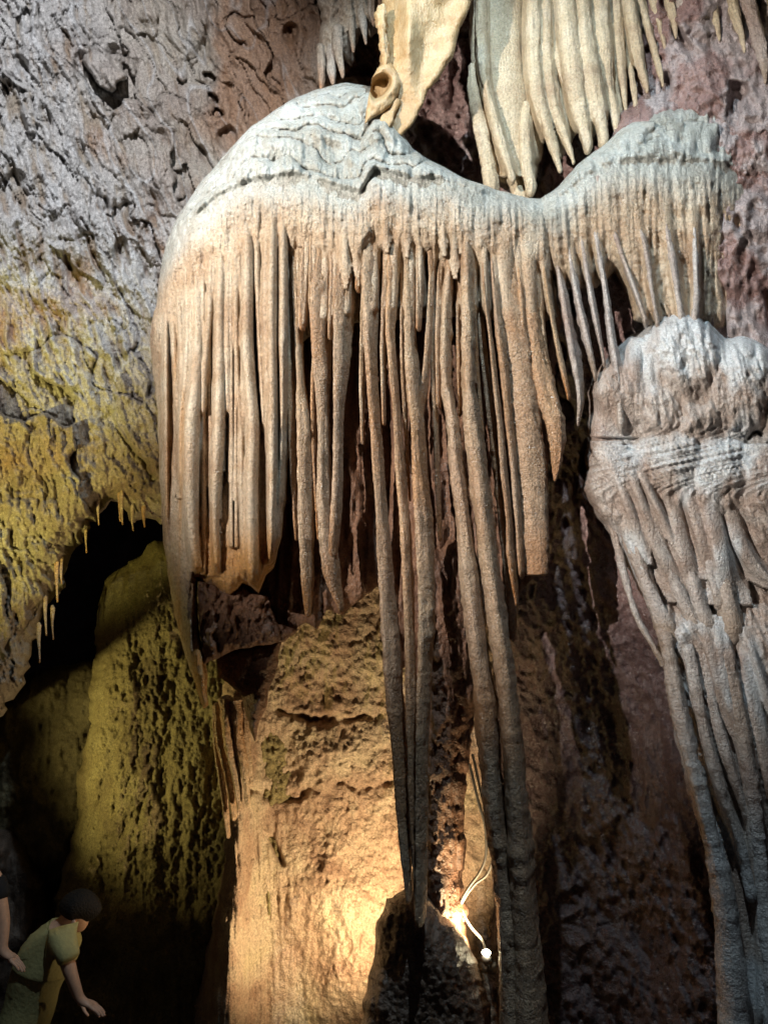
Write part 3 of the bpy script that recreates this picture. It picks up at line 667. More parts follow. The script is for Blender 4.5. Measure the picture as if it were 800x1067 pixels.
# broken ledge and pendants under the left part of the curtain
def ledge_Y(px, py, s):
    P = at(px, py, 4.22)
    return 4.22 + 0.001 * (px - 210) - 0.03 * ridged(P, (16, 16, 9), 3, 5) - 0.02 * fbm(P, (34, 34, 26), 3, 2)
sheet('broken_ledge', [(207, 606), (228, 614), (256, 612), (276, 622), (290, 650), (312, 656), (296, 667), (262, 674), (232, 684), (212, 692), (206, 650)], ledge_Y, M_inner, curtain, step=1.4, R=10, H=0.06, jit=2, skirt=0.3, seed=14)
def pend_Y(px, py, s):
    P = at(px, py, 4.40)
    return 4.40 - 0.03 * fbm(P, (12, 12, 8), 3, 2) - 0.01 * fbm(P, 40, 3, 4)
sheet('pendant', [(224, 676), (262, 668), (294, 662), (290, 690), (282, 716), (274, 745), (265, 771), (258, 752), (250, 722), (238, 712), (228, 706)], pend_Y, M_inner, curtain, step=1.4, R=14, H=0.10, jit=2, skirt=0.15, seed=15)

# ------------------------------------------------------------------ fluted drapery on the pillar's left shoulder
fl = thing('fluted_drapery', 'small fan of thin tan flutes on the left shoulder of the orange pillar', 'drapery', tuple(at(240, 835, 4.9)))
for j, (pts, Yk) in enumerate([
    ([(228,735,10),(231,770,10),(238,810,8),(244,850,6)], 4.92), ([(236,728,12),(240,770,11),(246,805,8),(250,840,5)], 4.88), ([(246,730,10),(250,770,9),(255,800,7),(259,838,4)], 4.88), ([(255,735,7),(258,775,6),(262,815,4)], 4.92), ([(225,745,6),(227,780,7),(234,830,6),(238,870,4)], 4.97)]):
    Rib(pts, Yk, aspect=1.6, skew=0.3, ripple=0.3).build('flute', M_calc, fl, seed=120 + j)

# ------------------------------------------------------------------ right-hand flowstone cascade
casc = thing('flowstone_cascade', 'grey white flowstone cascade in three stepped bulges on the right wall', 'flowstone', tuple(at(740, 1060, 4.3)))
shp = [(552, 214), (575, 201), (600, 174), (638, 143), (662, 124), (690, 111), (718, 104), (748, 106), (790, 112), (850, 130), (870, 240), (840, 340), (740, 345), (690, 345), (660, 335), (652, 300), (640, 285), (620, 300), (580, 300), (560, 260)]
sheet('shoulder', shp, cap_fn(ribsM + thinM, 0.5, 22, 0.022, 95, 0.045), M_cap, casc, step=1.5, R=20, H=0.2, jit=1.5, skirt=0.3, seed=16)
def ledge2_Y(px, py, s):
    P = at(px, py, 4.45); up = sstep(150, 70, py)
    return 4.38 + 0.22 * up - 0.04 * fbm(P, (5, 5, 4), 3, 6) - 0.03 * ridged(P, (15, 15, 4), 3, 9) - 0.014 * fbm(P, 30, 3, 4), np.stack([np.clip(0.9 * sstep(0.0, 0.35, fbm(P, (5, 5, 3), 3, 44) + 0.1), 0, 1), 0 * px], -1)
sheet('upper_ledge', [(632, 152), (645, 118), (664, 94), (690, 78), (720, 70), (752, 74), (800, 92), (830, 130), (820, 190), (700, 190)], ledge2_Y, M_pink, casc, step=1.5, R=22, H=0.22, jit=2.5, skirt=0.2, seed=33)
for i, r in enumerate(ribsM):
    r.build('stalactite', M_casc, casc, seed=40 + i)
tA = [([(640,375,20),(640,410,22),(645,455,18)], -0.02), ([(622,400,12),(626,430,14),(632,460,10)], 0.0), ([(672,350,30),(668,390,30),(672,440,24),(678,470,14)], -0.05), ([(700,355,22),(702,390,22),(706,430,18),(708,452,8)], -0.03),
      ([(722,350,20),(726,390,18),(732,425,14),(735,445,6)], -0.05), ([(745,355,14),(746,390,14),(752,425,10),(755,440,5)], -0.02), ([(690,400,12),(690,430,12),(692,460,8)], -0.02)]
tB = [([(640,462,22),(648,520,20),(660,570,16),(674,610,16),(692,640,18)], -0.02), ([(655,470,16),(664,520,14),(674,545,14),(692,582,13),(716,628,12)], -0.05), ([(676,480,12),(690,530,10),(702,570,10),(722,625,9)], 0.0),
      ([(692,490,16),(704,540,14),(716,590,14),(728,628,14)], -0.05), ([(706,480,18),(722,530,14),(736,580,11),(742,604,8)], -0.06), ([(728,480,22),(742,540,18),(752,590,15),(756,630,16)], -0.06),
      ([(748,490,16),(762,540,15),(778,580,14),(802,606,12),(830,620,10)], -0.04), ([(775,470,16),(790,520,14),(806,560,12)], -0.02), ([(622,480,14),(636,540,10),(650,600,8),(662,640,7),(690,690,6)], 0.03)]
tC = [([(688,640,14),(700,700,17),(712,760,17),(728,820,17),(742,880,20),(752,930,26),(760,1000,32),(766,1100,38),(770,1200,44)], -0.04), ([(712,652,14),(724,720,13),(738,780,13),(752,830,13),(768,872,11),(782,930,12)], -0.04), ([(728,655,13),(744,740,12),(760,800,12),(776,845,10)], -0.03),
      ([(748,652,18),(768,740,17),(780,800,16),(787,860,16),(794,920,18),(800,980,22),(806,1100,28)], -0.06), ([(775,665,16),(786,740,14),(798,790,14),(812,860,16)], -0.02), ([(765,880,12),(778,960,14),(784,1040,16),(790,1100,16)], -0.02)]
def tier_ribs(rows, seed, rel):
    r0 = random.Random(seed)
    return [Rib(pts, float(interp(pts[0][1], PROF)) + 4.20 + off + 0.02, relief=rel * r0.uniform(0.7, 1.2), u0=r0.uniform(-0.35, 0.0), endfade=50) for pts, off in rows]
PROF = [(320, 0.30), (345, 0.13), (372, 0.0), (415, 0.08), (442, 0.11), (452, 0.11), (474, 0.0), (520, 0.08), (570, 0.22), (615, 0.24), (630, 0.12), (662, -0.02), (760, 0.03), (900, 0.08), (1060, 0.10), (1240, 0.12)]
PY_ = np.arange(310, 1245, 1.0); PV_ = np.interp(PY_, [p[0] for p in PROF], [p[1] for p in PROF]); PV_ = np.convolve(np.pad(PV_, 12, mode='edge'), np.hanning(25) / np.hanning(25).sum(), 'valid')
cribs = tier_ribs(tA, 1, 0.8) + tier_ribs(tB, 2, 1.05) + tier_ribs(tC, 3, 1.1)
cribs += drips(16, (650, 800), lambda x: 352 + 10 * math.sin(x / 13), (6, 12), (25, 75), 0.03, lambda x: 4.17, 21)
cribs += drips(14, (640, 800), lambda x: 395 + 14 * math.sin(x / 9), (5, 10), (20, 50), 0.05, lambda x: 4.14, 25)
cribs += drips(26, (622, 800), lambda x: 468 + 8 * math.sin(x / 17), (5, 11), (40, 130), 0.38, lambda x: 4.14, 22)
cribs += drips(14, (640, 800), lambda x: 520 + 20 * math.sin(x / 11), (4, 9), (40, 90), 0.45, lambda x: 4.24, 26)
cribs += drips(7, (700, 820), lambda x: 655 + 6 * math.sin(x / 15), (5, 10), (60, 220), 0.28, lambda x: 4.13, 23)
BUMPS = [(652, 408, 40, 44, 0.25), (712, 372, 48, 52, 0.31), (768, 400, 44, 50, 0.28), (822, 410, 40, 55, 0.22), (690, 425, 34, 36, 0.27), (644, 500, 42, 50, 0.25), (700, 482, 46, 50, 0.31), (752, 490, 42, 54, 0.30), (800, 505, 44, 60, 0.27), (726, 430, 30, 34, 0.26)]
def casc_Y(px, py, s):
    P = at(px, py, 4.2)
    ya = py + 7 * ridged(P, (15, 15, 1.0), 2, 98) + 18 * nz(P, (2.2, 2.2, 2.2), 90) + 8 * nz(P, (7, 7, 7), 95)
    lowp = 4.20 + np.interp(ya, PY_, PV_)
    up = np.full(px.shape, 4.40); wx = px + 7 * nz(P, (5, 5, 5), 61); wy = py + 8 * nz(P, (4, 4, 4), 66) + 4 * ridged(P, (15, 15, 1.0), 2, 98)
    for bx, by, rx, ry, am in BUMPS:
        d = 1 - ((wx - bx) / rx) ** 2 - ((wy - by) / np.where(wy < by, ry * 0.8, ry * 1.25)) ** 2
        up = smin(up, 4.44 - am * np.sqrt(np.maximum(d, 0)) - 0.04 * (d > 0), 0.035)
    b = sstep(596, 640, py)
    Y = up * (1 - b) + lowp * b
    Y = Y + 0.40 * sstep(805, 892, px)
    Q = P.copy(); Q[..., 0] += (0.12 + 0.35 * sstep(440, 520, py)) * Q[..., 2]
    Y = Y - 0.05 * fbm(P, (4, 4, 3), 3, 5) - 0.018 * ridged(Q, (13, 13, 2.8), 3, 6) - 0.012 * ridged(Q, (26, 26, 9), 3, 16) - 0.008 * fbm(P, (34, 34, 28), 3, 2)
    for r in cribs:
        m = (np.abs(px - r.x(py)) < r.w(py) * 1.7) & (py > r.ys[0] - 8) & (py < r.ys[-1])
        if m.any(): Y[m] = smin(Y[m], r.front(px[m], py[m]), 0.018)
    crest = np.maximum(np.maximum(sstep(440, 350, ya) , sstep(60, 0, np.abs(ya - 475))), 0.6 * sstep(50, 0, np.abs(ya - 660)))  # tier tops tinted blue-white to stand for the cool overhead light
    t = sstep(-0.05, 0.45, 0.8 * fbm(P, (4, 4, 2), 4, 70) + 0.55 * crest - 0.15) * sstep(618, 660, px + 10 * nz(P, 4, 4))
    return Y, t * 0.85
crest_edge = [(900, 690), (760, 690), (705, 668), (686, 640), (668, 618), (650, 588), (638, 560), (622, 542), (606, 512)]
sheet('upper_bulge', [(611, 440), (613, 408), (624, 380), (642, 362), (656, 348), (668, 345), (676, 332), (694, 322), (712, 318), (732, 324), (744, 340), (756, 352), (772, 348), (792, 356), (806, 372), (830, 366), (870, 400), (900, 430)] + crest_edge + [(612, 470)], casc_Y, M_casc, casc, step=1.4, R=16, H=0.22, jit=2.5, skirt=0.2, seed=17)
sheet('lower_bulge', [(684, 668), (690, 642), (712, 632), (735, 620), (765, 614), (800, 622), (840, 640), (900, 660), (900, 1230), (752, 1230), (748, 1000), (742, 930), (730, 880), (716, 825), (702, 765), (693, 710)], casc_Y, M_casc, casc, step=1.4, R=26, H=0.3, jit=2.0, skirt=0.3, seed=18)
for i, (pts, off) in enumerate(tB):
    pts = list(pts)
    if i < 6: pts[-1] = (pts[-1][0] + 6, pts[-1][1] + 22, pts[-1][2] * 1.5)
    Rib(pts, 4.27 + off, aspect=1.3, skew=0.2, rough=0.9, ripple=0.6).build('flow_rib', M_casc, casc, seed=300 + i)
for i, r in enumerate(drips(12, (650, 790), lambda x: 486, (5, 9), (60, 150), 0.42, lambda x: 4.30, 41)):
    r.aspect = 1.3; r.build('flow_rib', M_casc, casc, seed=320 + i)
for i, (pts, off) in enumerate(tC[:5]):
    Rib([(x, y, w * 0.95) for x, y, w in pts], 4.20 + off + 0.008 * i, aspect=1.4, skew=0.2, rough=0.8, ripple=0.5, sink=0.12).build('flow_rib', M_casc, casc, seed=340 + i)

# ------------------------------------------------------------------ ribbons hanging on the wall at the upper right
rib = thing('ribbon_drapery', 'pale yellow ribbon draperies flowing down the wall above the cascade shoulder', 'drapery', tuple(at(580, 200, 4.6)))
TR = [([(520,-90,60),(516,0,56),(517,50,54),(524,110,50),(534,160,38),(543,196,24)], 4.66, 0.55), ([(503,-40,14),(502,40,13),(506,90,11),(519,140,10),(533,185,9)], 4.52, 1.2), ([(492,70,8),(496,110,14),(504,150,15),(512,192,16)], 4.60, 1.0),
      ([(556,-80,14),(556,0,14),(556,60,15),(562,110,14),(574,148,11),(583,176,5)], 4.54, 1.2), ([(570,-20,10),(570,60,13),(578,115,13),(590,148,10),(597,168,4)], 4.56, 1.2), ([(588,-80,22),(590,0,20),(596,60,21),(603,110,19),(612,150,12)], 4.50, 1.2),
      ([(606,-60,14),(607,0,14),(613,60,18),(622,110,18),(629,146,11)], 4.50, 1.2), ([(624,-80,16),(625,0,16),(630,50,17),(634,88,9),(640,120,10),(642,138,5)], 4.54, 1.2), ([(578,40,6),(583,75,6),(588,92,3)], 4.56, 1.2), ([(598,100,6),(604,130,5),(608,140,3)], 4.62, 1.2),
      ([(548,110,10),(547,150,12),(552,195,12)], 4.58, 1.2), ([(640,-60,10),(642,0,10),(646,60,9),(650,100,6),(652,118,3)], 4.56, 1.2), ([(662,-60,10),(668,0,9),(678,40,8),(686,72,6),(690,88,3)], 4.52, 1.2), ([(672,-60,9),(680,0,8),(688,30,6),(693,52,3)], 4.5, 1.2),
      ([(692,-60,12),(697,0,10),(702,24,7),(704,38,3)], 4.46, 1.2), ([(736,-60,14),(740,0,12),(746,26,8),(749,40,3)], 4.42, 1.2), ([(755,-60,16),(760,0,13),(770,30,9),(775,52,4)], 4.40, 1.2), ([(800,-60,18),(806,0,15),(812,50,10),(815,74,4)], 4.38, 1.2), ([(655,60,5),(660,95,5),(663,118,3)], 4.56, 1.0), ([(640,80,5),(645,105,4),(648,126,3)], 4.58, 1.0), ([(649,-60,12),(655,0,12),(662,40,13),(669,78,9),(674,94,4)], 4.5, 1.2)]
M_rib = rock('pale_yellow_calcite', [(0.25, (0.38, 0.27, 0.18)), (0.5, (0.58, 0.48, 0.33)), (0.75, (0.68, 0.60, 0.47))], scale=3, streak=0.5, streak_col=(0.32, 0.22, 0.13), speck=0.25, rough=(0.3, 0.55), crystal=0.3, sss=0.1)
def ribsheet_Y(px, py, s):
    P = at(px, py, 4.7); Y = 4.70 - 0.03 * fbm(P, (6, 6, 2), 3, 4) - 0.02 * ridged(P, (16, 16, 2), 3, 3)
    for pts, Yk, asp in TR[1:]:
        r = Rib(pts, Yk + 0.03, relief=1.2, u0=-0.2, endfade=10); Y = smin(Y, r.front(px, py), 0.03)
    return Y
sheet('backing_flow', [(498, -160), (690, -160), (676, 0), (668, 60), (655, 80), (645, 100), (640, 120), (625, 130), (612, 148), (600, 140), (585, 168), (570, 140), (556, 190), (530, 200), (515, 190), (505, 140), (494, 90), (500, 20)], ribsheet_Y, M_rib, rib, step=1.5, R=12, H=0.12, jit=3, skirt=0.15, seed=31)
for i, (pts, Yk, asp) in enumerate(TR):
    Rib(pts, Yk, aspect=asp, skew=0.2, rough=0.8, ripple=0.5).build('ribbon', M_rib, rib, seed=150 + i)

# single stalactites on the ceiling edge at the upper right
for lab, pts, Yk in [('stout brown cone shaped stalactite at the top of the reddish wall', [(710,-70,34),(714,0,26),(721,28,16),(727,50,4)], 4.45),
                     ('thin pale stalactite curving down in the upper right corner of the wall', [(772,-60,16),(778,0,14),(786,30,12),(794,60,9),(797,84,4)], 4.35),
                     ('short knobby stalactite between the yellow ribbons and the brown cone', [(681,-50,10),(683,20,9),(686,42,8),(688,58,4)], 4.55)]:
    r = Rib(pts, Yk, aspect=1.0, skew=0.0)
    tag(r.build('stalactite', M_casc, None, seed=190 + int(Yk * 100)), lab, 'stalactite')

# ------------------------------------------------------------------ rock pendant with little stalactites above the dome
pend = thing('rock_pendant', 'rough grey brown rock pendant with short drips hanging above the white dome', 'rock pendant', tuple(at(355, 90, 4.75)))
def pr_Y(px, py, s):
    P = at(px, py, 4.75)
    return 4.75 - 0.05 * fbm(P, (5, 5, 3), 3, 4) - 0.045 * ridged(P, (14, 14, 4), 3, 9) - 0.01 * fbm(P, 40, 3, 4)
sheet('rock_body', [(322, -160), (410, -160), (404, 0), (398, 28), (386, 40), (378, 30), (372, 45), (366, 70), (358, 66), (350, 78), (340, 92), (332, 78), (328, 60), (334, 30)], pr_Y, M_wall, pend, step=1.5, R=16, H=0.2, jit=3, skirt=0.3, seed=21)
for j, pts in enumerate([[(352,30,9),(354,60,8),(357,78,4)], [(376,0,8),(379,30,6),(381,44,3)], [(334,50,9),(335,76,8),(335,92,4)], [(388,-10,8),(388,15,6),(389,24,3)], [(345,50,9),(346,74,8),(347,84,5)], [(366,10,8),(367,38,6),(368,52,3)], [(396,0,8),(398,20,6),(399,28,3)]]):
    Rib(pts, 4.66 + 0.02 * (j % 3), aspect=1, skew=0).build('stalactite', M_wall, pend, seed=210 + j)

# ------------------------------------------------------------------ honey-coloured hanging drapery in front of the dome
leaf = thing('hanging_drapery', 'honey coloured leaf shaped drapery with a curled broken tip in front of the dome', 'drapery', tuple(at(430, -80, 4.15)))
def leaf_Y(px, py, s):
    P = at(px, py, 4.12)
    c = (px - (450 - 0.25 * py)) / 45.0
    Y = 4.10 + 0.10 * c * c + 0.03 * np.sin((px + 0.4 * py) / 9.0) - 0.07 * np.exp(-((px - (424 + 0.05 * py)) / 8.0) ** 2) * sstep(120, 40, py)
    return Y - 0.012 * fbm(P, (8, 8, 5), 3, 9) - 0.004 * np.sin(py / 3.2 + 0.06 * px) * sstep(440, 460, px)
lp = [(396, -160), (505, -160), (491, 0), (480, 30), (471, 60), (458, 82), (446, 95), (441, 110), (428, 132), (414, 148), (398, 157), (395, 142), (402, 122), (409, 106), (412, 92), (405, 72), (401, 50), (399, 20)]
sheet('drapery_leaf', lp, leaf_Y, M_leaf, leaf, step=1.2, R=7, H=0.05, jit=1.0, skirt=0.05, seed=22)
Rib([(398,10,9),(397,26,11),(399,40,10),(400,52,11),(402,66,8)], 4.08, aspect=1.0, skew=0, rough=2.0).build('rolled_rim', M_leaf, leaf, seed=230)
Rib([(411,108,10),(406,120,9),(402,130,10),(399,142,8),(397,152,4)], 4.08, aspect=1.0, skew=0, rough=2.0).build('rolled_rim', M_leaf, leaf, seed=231)
def curl_Y(px, py, s):
    # a curled shell seen into its open mouth
    P = at(px, py, 4.02)
    rr = np.sqrt(((px - 395.5 + 0.25 * (py - 90)) / (12.0 - 0.18 * (py - 90))) ** 2 + ((py - 91) / 15.0) ** 2)
    return 4.05 + 0.0012 * (px - 398) - 0.014 * np.exp(-((rr - 1.25) / 0.35) ** 2) + 0.14 * sstep(1.05, 0.55, rr) - 0.010 * nz(P, (30, 30, 20), 3)
sheet('curled_tip', [(402, 63), (393, 71), (387, 82), (385, 98), (381, 115), (380, 129), (388, 124), (399, 118), (409, 109), (415, 98), (418, 86), (413, 75), (408, 66)], curl_Y, M_leaf, leaf, step=0.8, R=5, H=0.04, jit=0.6, skirt=0.03, seed=24)

# ------------------------------------------------------------------ thin stalactites along the overhang at the left
GR = 'thin stalactites along the overhang of the left wall'
proto_pts = [(128,530,5,34),(133,536,5,28),(137,545,4,18),(118,522,5,16),(102,530,5,26),(92,556,5,26),(98,545,4,18),(62,602,6,36),(57,606,6,30),(66,598,5,22),(48,640,5,22),(145,538,5,20),(152,540,6,16),(158,545,6,14),(40,668,5,20),(124,528,4,22),(30,690,5,24),(52,650,5,40)]
for j, (x, y, w, h) in enumerate([p for k, p in enumerate(proto_pts) if k % 5 not in (1, 3)]):
    x += random.uniform(-3, 3)
    w *= 0.5; h *= 0.35 + 0.75 * random.random(); r = Rib([(x, y - 16, w * 1.8), (x, y, w * 1.1), (x + 0.5, y + h * 0.5, w * 0.7), (x + 1, y + h, 1.5)], 5.12 + 0.03 * (j % 4) - 0.002 * (120 - x), aspect=1, skew=0)
    tag(r.build('stalactite', M_calc, None, seed=250 + j, nu=12), 'thin pale stalactite hanging from the dark overhang of the left wall', 'stalactite', GR)

# ------------------------------------------------------------------ lamp and its cables
LY = 4.42
lamp = thing('cave_lamp', 'small lit floodlight at the foot of the red brown column', 'lamp', tuple(at(510, 1004, LY)))
lamp.scale = (1.0, 1.0, 1.0)
M_metal = plain('lamp_metal', (0.10, 0.10, 0.105), 0.4, 0.5)
M_glow = plain('lamp_glass', (0.9, 0.9, 0.8), 0.3, 0.5, emit=(1.0, 0.86, 0.55), strength=45)
M_cable = plain('cable_sheath', (0.16, 0.15, 0.135), 0.45, 0.4)
def bm_obj(name, bm, mat, parent):
    me = bpy.data.meshes.new(name); bm.to_mesh(me); bm.free(); me.materials.append(mat)
    for p in me.polygons: p.use_smooth = True
    o = bpy.data.objects.new(name, me); COL.objects.link(o); o.parent = parent; return o
from mathutils import Matrix
aim = Matrix.Rotation(math.radians(-35), 4, 'Y')
bm = bmesh.new()
bmesh.ops.create_cone(bm, cap_ends=True, segments=24, radius1=0.030, radius2=0.024, depth=0.05, matrix=Matrix.Translation((0, 0, 0.03)))
bmesh.ops.bevel(bm, geom=[e for e in bm.edges if e.calc_face_angle(0) > 0.8], offset=0.004, segments=2, affect='EDGES')
bmesh.ops.rotate(bm, verts=bm.verts, cent=(0, 0, 0), matrix=aim)
bm_obj('lamp_housing', bm, M_metal, lamp)
bm = bmesh.new(); bmesh.ops.create_uvsphere(bm, u_segments=20, v_segments=12, radius=0.024, matrix=Matrix.Translation((-0.02, -0.012, 0.062)) @ Matrix.Diagonal((1, 1, 0.6, 1)))
bm_obj('lamp_glass', bm, M_glow, lamp)
bm = bmesh.new(); bmesh.ops.create_cube(bm, size=1, matrix=Matrix.Translation((0.01, 0.0, -0.02)) @ Matrix.Diagonal((0.05, 0.04, 0.06, 1)))
bmesh.ops.bevel(bm, geom=bm.edges[:], offset=0.006, segments=2, affect='EDGES')
bm_obj('lamp_bracket', bm, M_metal, lamp)
spot('lamp_light', tuple(at(504, 980, LY - 0.05)), tuple(at(400, 830, 5.2)), 42, (1.0, 0.76, 0.44), 125, 0.4, 0.03)
def cable(lab, pts, Yk, rad):
    P = np.array([[x, y] for x, y in pts], float); t = np.arange(len(P))
    tt = np.linspace(0, len(P) - 1, 70); x = hermite(tt, t, P[:, 0]); y = hermite(tt, t, P[:, 1])
    C = at(x, y, np.interp(tt, t, Yk)); T = np.gradient(C, axis=0); T /= np.linalg.norm(T, axis=1, keepdims=True)
    up = np.array([0, 1.0, 0]); A = np.cross(T, up); A /= np.linalg.norm(A, axis=1, keepdims=True); B = np.cross(T, A)
    ph = np.linspace(0, 2 * math.pi, 8, endpoint=False)
    v = C[:, None] + rad * (np.cos(ph)[None, :, None] * A[:, None] + np.sin(ph)[None, :, None] * B[:, None])
    n, k = len(tt), 8; I, J = np.meshgrid(np.arange(n - 1), np.arange(k), indexing='ij')
    q = np.stack([I * k + J, I * k + (J + 1) % k, (I + 1) * k + (J + 1) % k, (I + 1) * k + J], -1).reshape(-1, 4)
    tag(mesh_obj('power_cable', v.reshape(-1, 3), q, M_cable), lab, 'cable')
cable('left pale power cable running down the gap into the lamp', [(489,796),(491,805),(498,835),(505,860),(506,890),(500,908),(488,925),(480,941),(484,955),(492,968),(501,978),(506,990)], np.linspace(4.50, LY + 0.10, 12), 0.008)
cable('right pale power cable looping beside the lamp behind the dark column', [(492,786),(494,794),(502,830),(511,862),(514,888),(508,910),(495,921),(485,934),(480,946),(483,960)], np.linspace(4.52, 4.54, 10), 0.0075)

# ------------------------------------------------------------------ people
def skin_mesh(name, nodes, edges, mat, parent, sub=2, root=0):
    me = bpy.data.meshes.new('tmp'); me.from_pydata([tuple(n[0]) for n in nodes], edges, [])
    o = bpy.data.objects.new('tmp', me); COL.objects.link(o)
    md = o.modifiers.new('s', 'SKIN'); md.use_smooth_shade = True
    sv = me.skin_vertices[0].data if me.skin_vertices else None
    if sv is None:
        bpy.context.view_layer.objects.active = o
        bm = bmesh.new(); bm.from_mesh(me); bm.verts.layers.skin.verify(); bm.to_mesh(me); bm.free(); sv = me.skin_vertices[0].data
    for i, n in enumerate(nodes):
        r = n[1] if isinstance(n[1], tuple) else (n[1], n[1]); sv[i].radius = r; sv[i].use_root = (i == root)
    ss = o.modifiers.new('d', 'SUBSURF'); ss.levels = sub; ss.render_levels = sub
    bpy.context.view_layer.update()
    ev = o.evaluated_get(bpy.context.evaluated_depsgraph_get())
    m2 = bpy.data.meshes.new_from_object(ev); m2.name = name
    bpy.data.objects.remove(o); bpy.data.meshes.remove(me)
    m2.materials.clear(); m2.materials.append(mat)
    for p in m2.polygons: p.use_smooth = True
    b = Vector(parent.location)
    for v in m2.vertices: v.co -= b
    ob = bpy.data.objects.new(name, m2); COL.objects.link(ob); ob.parent = parent
    return ob
M_skin = plain('skin', (0.50, 0.30, 0.21), 0.5, 0.4, (60, 0.0008))
M_shirt = plain('yellow_green_cloth', (0.33, 0.30, 0.14), 0.85, 0.2, (45, 0.004))
M_sleeve = plain('yellow_cloth', (0.55, 0.42, 0.10), 0.85, 0.2, (45, 0.004))
M_black = plain('black_cloth', (0.015, 0.015, 0.018), 0.85, 0.2, (45, 0.004))
M_jean = plain('dark_trousers', (0.03, 0.03, 0.04), 0.85, 0.2, (45, 0.004))
M_hair = plain('dark_hair', (0.014, 0.011, 0.010), 0.8, 0.2, (90, 0.012))
M_shoe = plain('shoe', (0.03, 0.03, 0.03), 0.6, 0.3)
def hand(nodes, edges, wrist_i, wrist, palm_dir, side, down):
    d = palm_dir.normalized(); s = side.normalized(); n = down.normalized()
    pc = wrist + d * 0.05; nodes.append((pc, (0.034, 0.017))); pi = len(nodes) - 1; edges.append((wrist_i, pi))
    for k, (off, ln) in enumerate(((-0.028, 0.066), (-0.009, 0.076), (0.010, 0.071), (0.028, 0.055))):
        a = wrist + d * 0.085 + s * off; b = a + d * ln * 0.55 + n * ln * 0.10; c = b + d * ln * 0.40 + n * ln * 0.28
        i = len(nodes); nodes += [(a, 0.0095), (b, 0.0085), (c, 0.007)]; edges += [(pi, i), (i, i + 1), (i + 1, i + 2)]
    a = wrist + d * 0.03 - s * 0.035; b = a + d * 0.03 - s * 0.025 + n * 0.008; c = b + d * 0.028 - s * 0.006 + n * 0.01
    i = len(nodes); nodes += [(a, 0.012), (b, 0.010), (c, 0.008)]; edges += [(pi, i), (i, i + 1), (i + 1, i + 2)]
def person_bending():
    PY = 4.85; q = lambda x, y, d=0.0: V(x, y, PY + d)
    hip = q(24, 1072); gz = hip.z - 0.84
    root = thing('person', 'person in yellow green short sleeved shirt bending forward near the ochre mound', 'person', (hip.x, hip.y, gz))
    nodes = [(hip, (0.15, 0.12))]; edges = []
    def add(p, r, par): nodes.append((p, r)); edges.append((par, len(nodes) - 1)); return len(nodes) - 1
    w = add(q(33, 1036), (0.11, 0.10), 0); ch = add(q(49, 994), (0.11, 0.10), w); nb = add(q(63, 966), (0.075, 0.07), ch)
    nk = add(q(69, 962), (0.05, 0.05), nb); hd = add(q(77, 958), (0.075, 0.07), nk); cr = add(q(81, 944), (0.085, 0.075), hd); add(q(82, 936), (0.06, 0.055), cr)
    nose = add(q(92, 962), 0.022, hd); add(q(87, 971), (0.03, 0.03), hd)
    for sg in (-1, 1):
        sh = add(q(64, 974, sg * 0.17), 0.058, ch); el = add(q(73, 1012, sg * 0.20), 0.042, sh); wr = add(q(84, 1043, sg * 0.18), 0.028, el)
        hand(nodes, edges, wr, nodes[wr][0], Vector((0.9, 0, -0.35)), Vector((0, sg, 0.1)), Vector((0, 0, -1)))
        th = add(hip + Vector((0.0, sg * 0.10, -0.06)), 0.09, 0); kn = add(Vector((hip.x + 0.07, hip.y + sg * 0.11, gz + 0.46)), 0.062, th)
        an = add(Vector((hip.x - 0.02, hip.y + sg * 0.11, gz + 0.09)), 0.042, kn); add(Vector((hip.x + 0.14, hip.y + sg * 0.12, gz + 0.035)), 0.035, an)
    skin_mesh('body', nodes, edges, M_skin, root)
    sn = [(q(16, 1100), (0.20, 0.17)), (q(31, 1042), (0.18, 0.16)), (q(44, 1004), (0.215, 0.185)), (q(55, 979), (0.18, 0.17)), (q(63, 966), (0.10, 0.10))]; se = [(0, 1), (1, 2), (2, 3), (3, 4)]
    for sg in (-1, 1):
        k = len(sn); sn += [(q(65, 979, sg * 0.15), 0.085), (q(70, 992, sg * 0.19), 0.075), (q(74, 1004, sg * 0.20), 0.078)]; se += [(3, k), (k, k + 1), (k + 1, k + 2)]
    sh_ = skin_mesh('shirt', sn, se, M_shirt, root, root=1)
    tx = bpy.data.textures.new('folds', 'CLOUDS'); tx.noise_scale = 0.09
    dm = sh_.modifiers.new('folds', 'DISPLACE'); dm.texture = tx; dm.strength = 0.035; dm.mid_level = 0.5
    for sg in (-1, 1):
        skin_mesh('trouser_leg', [(hip + Vector((0, sg * 0.09, 0)), 0.13), (Vector((hip.x + 0.07, hip.y + sg * 0.11, gz + 0.46)), 0.085), (Vector((hip.x - 0.02, hip.y + sg * 0.11, gz + 0.10)), 0.07)], [(0, 1), (1, 2)], M_jean, root)
        skin_mesh('shoe', [(Vector((hip.x - 0.05, hip.y + sg * 0.11, gz + 0.045)), 0.045), (Vector((hip.x + 0.16, hip.y + sg * 0.12, gz + 0.04)), 0.042)], [(0, 1)], M_shoe, root)
    skin_mesh('hair', [(q(70, 956), (0.06, 0.08)), (q(76, 943), (0.115, 0.105)), (q(86, 940), (0.115, 0.10)), (q(95, 948), (0.07, 0.085)), (q(100, 957), (0.03, 0.06))], [(0, 1), (1, 2), (2, 3), (3, 4)], M_hair, root)
    for sg in (-1, 1):
        bm = bmesh.new(); bmesh.ops.create_uvsphere(bm, u_segments=10, v_segments=6, radius=0.02, matrix=Matrix.Translation(q(77, 963, sg * 0.078) - Vector(root.location)) @ Matrix.Diagonal((0.8, 0.5, 1.4, 1)))
        bm_obj('ear', bm, M_skin, root)
person_bending()
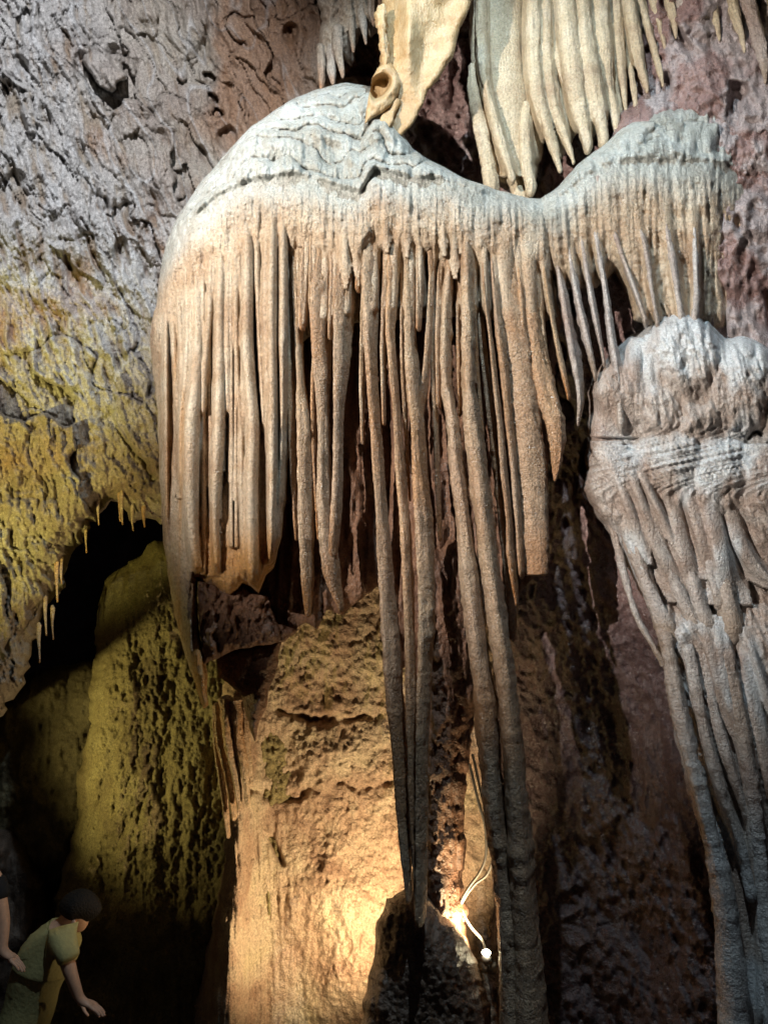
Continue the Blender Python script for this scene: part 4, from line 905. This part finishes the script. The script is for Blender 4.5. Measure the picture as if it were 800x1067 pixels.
def person_standing():
    PY = 4.7; q = lambda x, y, d=0.0: V(x, y, PY + d)
    hip = q(-34, 1010); gz = hip.z - 0.92
    root = thing('person', 'person in black short sleeved shirt cut off by the left picture edge', 'person', (hip.x, hip.y, gz))
    nodes = [(hip, (0.15, 0.12))]; edges = []
    def add(p, r, par): nodes.append((p, r)); edges.append((par, len(nodes) - 1)); return len(nodes) - 1
    w = add(q(-34, 975), (0.13, 0.11), 0); ch = add(q(-33, 935), (0.16, 0.12), w); nb = add(q(-31, 905), (0.08, 0.07), ch); nk = add(q(-29, 893), (0.052, 0.052), nb)
    hd = add(q(-25, 876), (0.08, 0.075), nk); cr = add(q(-26, 862), (0.085, 0.08), hd); add(q(-26, 852), (0.06, 0.055), cr); add(q(-12, 877), 0.02, hd); add(q(-18, 886), 0.035, hd)
    for sg in (-1, 1):
        sh = add(q(-33 + 26 * (sg < 0), 912, sg * 0.16), 0.06, ch); el = add(q(-33 + 36 * (sg < 0), 960, sg * 0.17), 0.045, sh); wr = add(q(-28 + 30 * (sg < 0), 992, sg * 0.2), 0.032, el)
        hand(nodes, edges, wr, nodes[wr][0], Vector((0.85, 0, -0.5)), Vector((0, sg, 0.1)), Vector((0, 0, -1)))
        th = add(hip + Vector((0, sg * 0.10, -0.06)), 0.09, 0); kn = add(Vector((hip.x + 0.03, hip.y + sg * 0.11, gz + 0.48)), 0.062, th)
        an = add(Vector((hip.x, hip.y + sg * 0.11, gz + 0.09)), 0.042, kn); add(Vector((hip.x + 0.15, hip.y + sg * 0.12, gz + 0.035)), 0.035, an)
    skin_mesh('body', nodes, edges, M_skin, root)
    skin_mesh('shirt', [(q(-35, 1025), (0.18, 0.16)), (q(-34, 975), (0.16, 0.14)), (q(-33, 930), (0.19, 0.15)), (q(-31, 904), (0.085, 0.08))], [(0, 1), (1, 2), (2, 3)], M_black, root)
    for sg in (-1, 1):
        skin_mesh('sleeve', [(q(-33 + 24 * (sg < 0), 912, sg * 0.13), 0.075), (q(-33 + 34 * (sg < 0), 942, sg * 0.17), 0.07)], [(0, 1)], M_black, root)
        skin_mesh('trouser_leg', [(hip + Vector((0, sg * 0.09, 0)), 0.13), (Vector((hip.x + 0.03, hip.y + sg * 0.11, gz + 0.48)), 0.085), (Vector((hip.x, hip.y + sg * 0.11, gz + 0.10)), 0.07)], [(0, 1), (1, 2)], M_jean, root)
        skin_mesh('shoe', [(Vector((hip.x - 0.05, hip.y + sg * 0.11, gz + 0.045)), 0.045), (Vector((hip.x + 0.18, hip.y + sg * 0.12, gz + 0.04)), 0.042)], [(0, 1)], M_shoe, root)
    skin_mesh('hair', [(q(-34, 874), (0.07, 0.085)), (q(-28, 858), (0.10, 0.095)), (q(-18, 862), (0.06, 0.075))], [(0, 1), (1, 2)], M_hair, root)
person_standing()
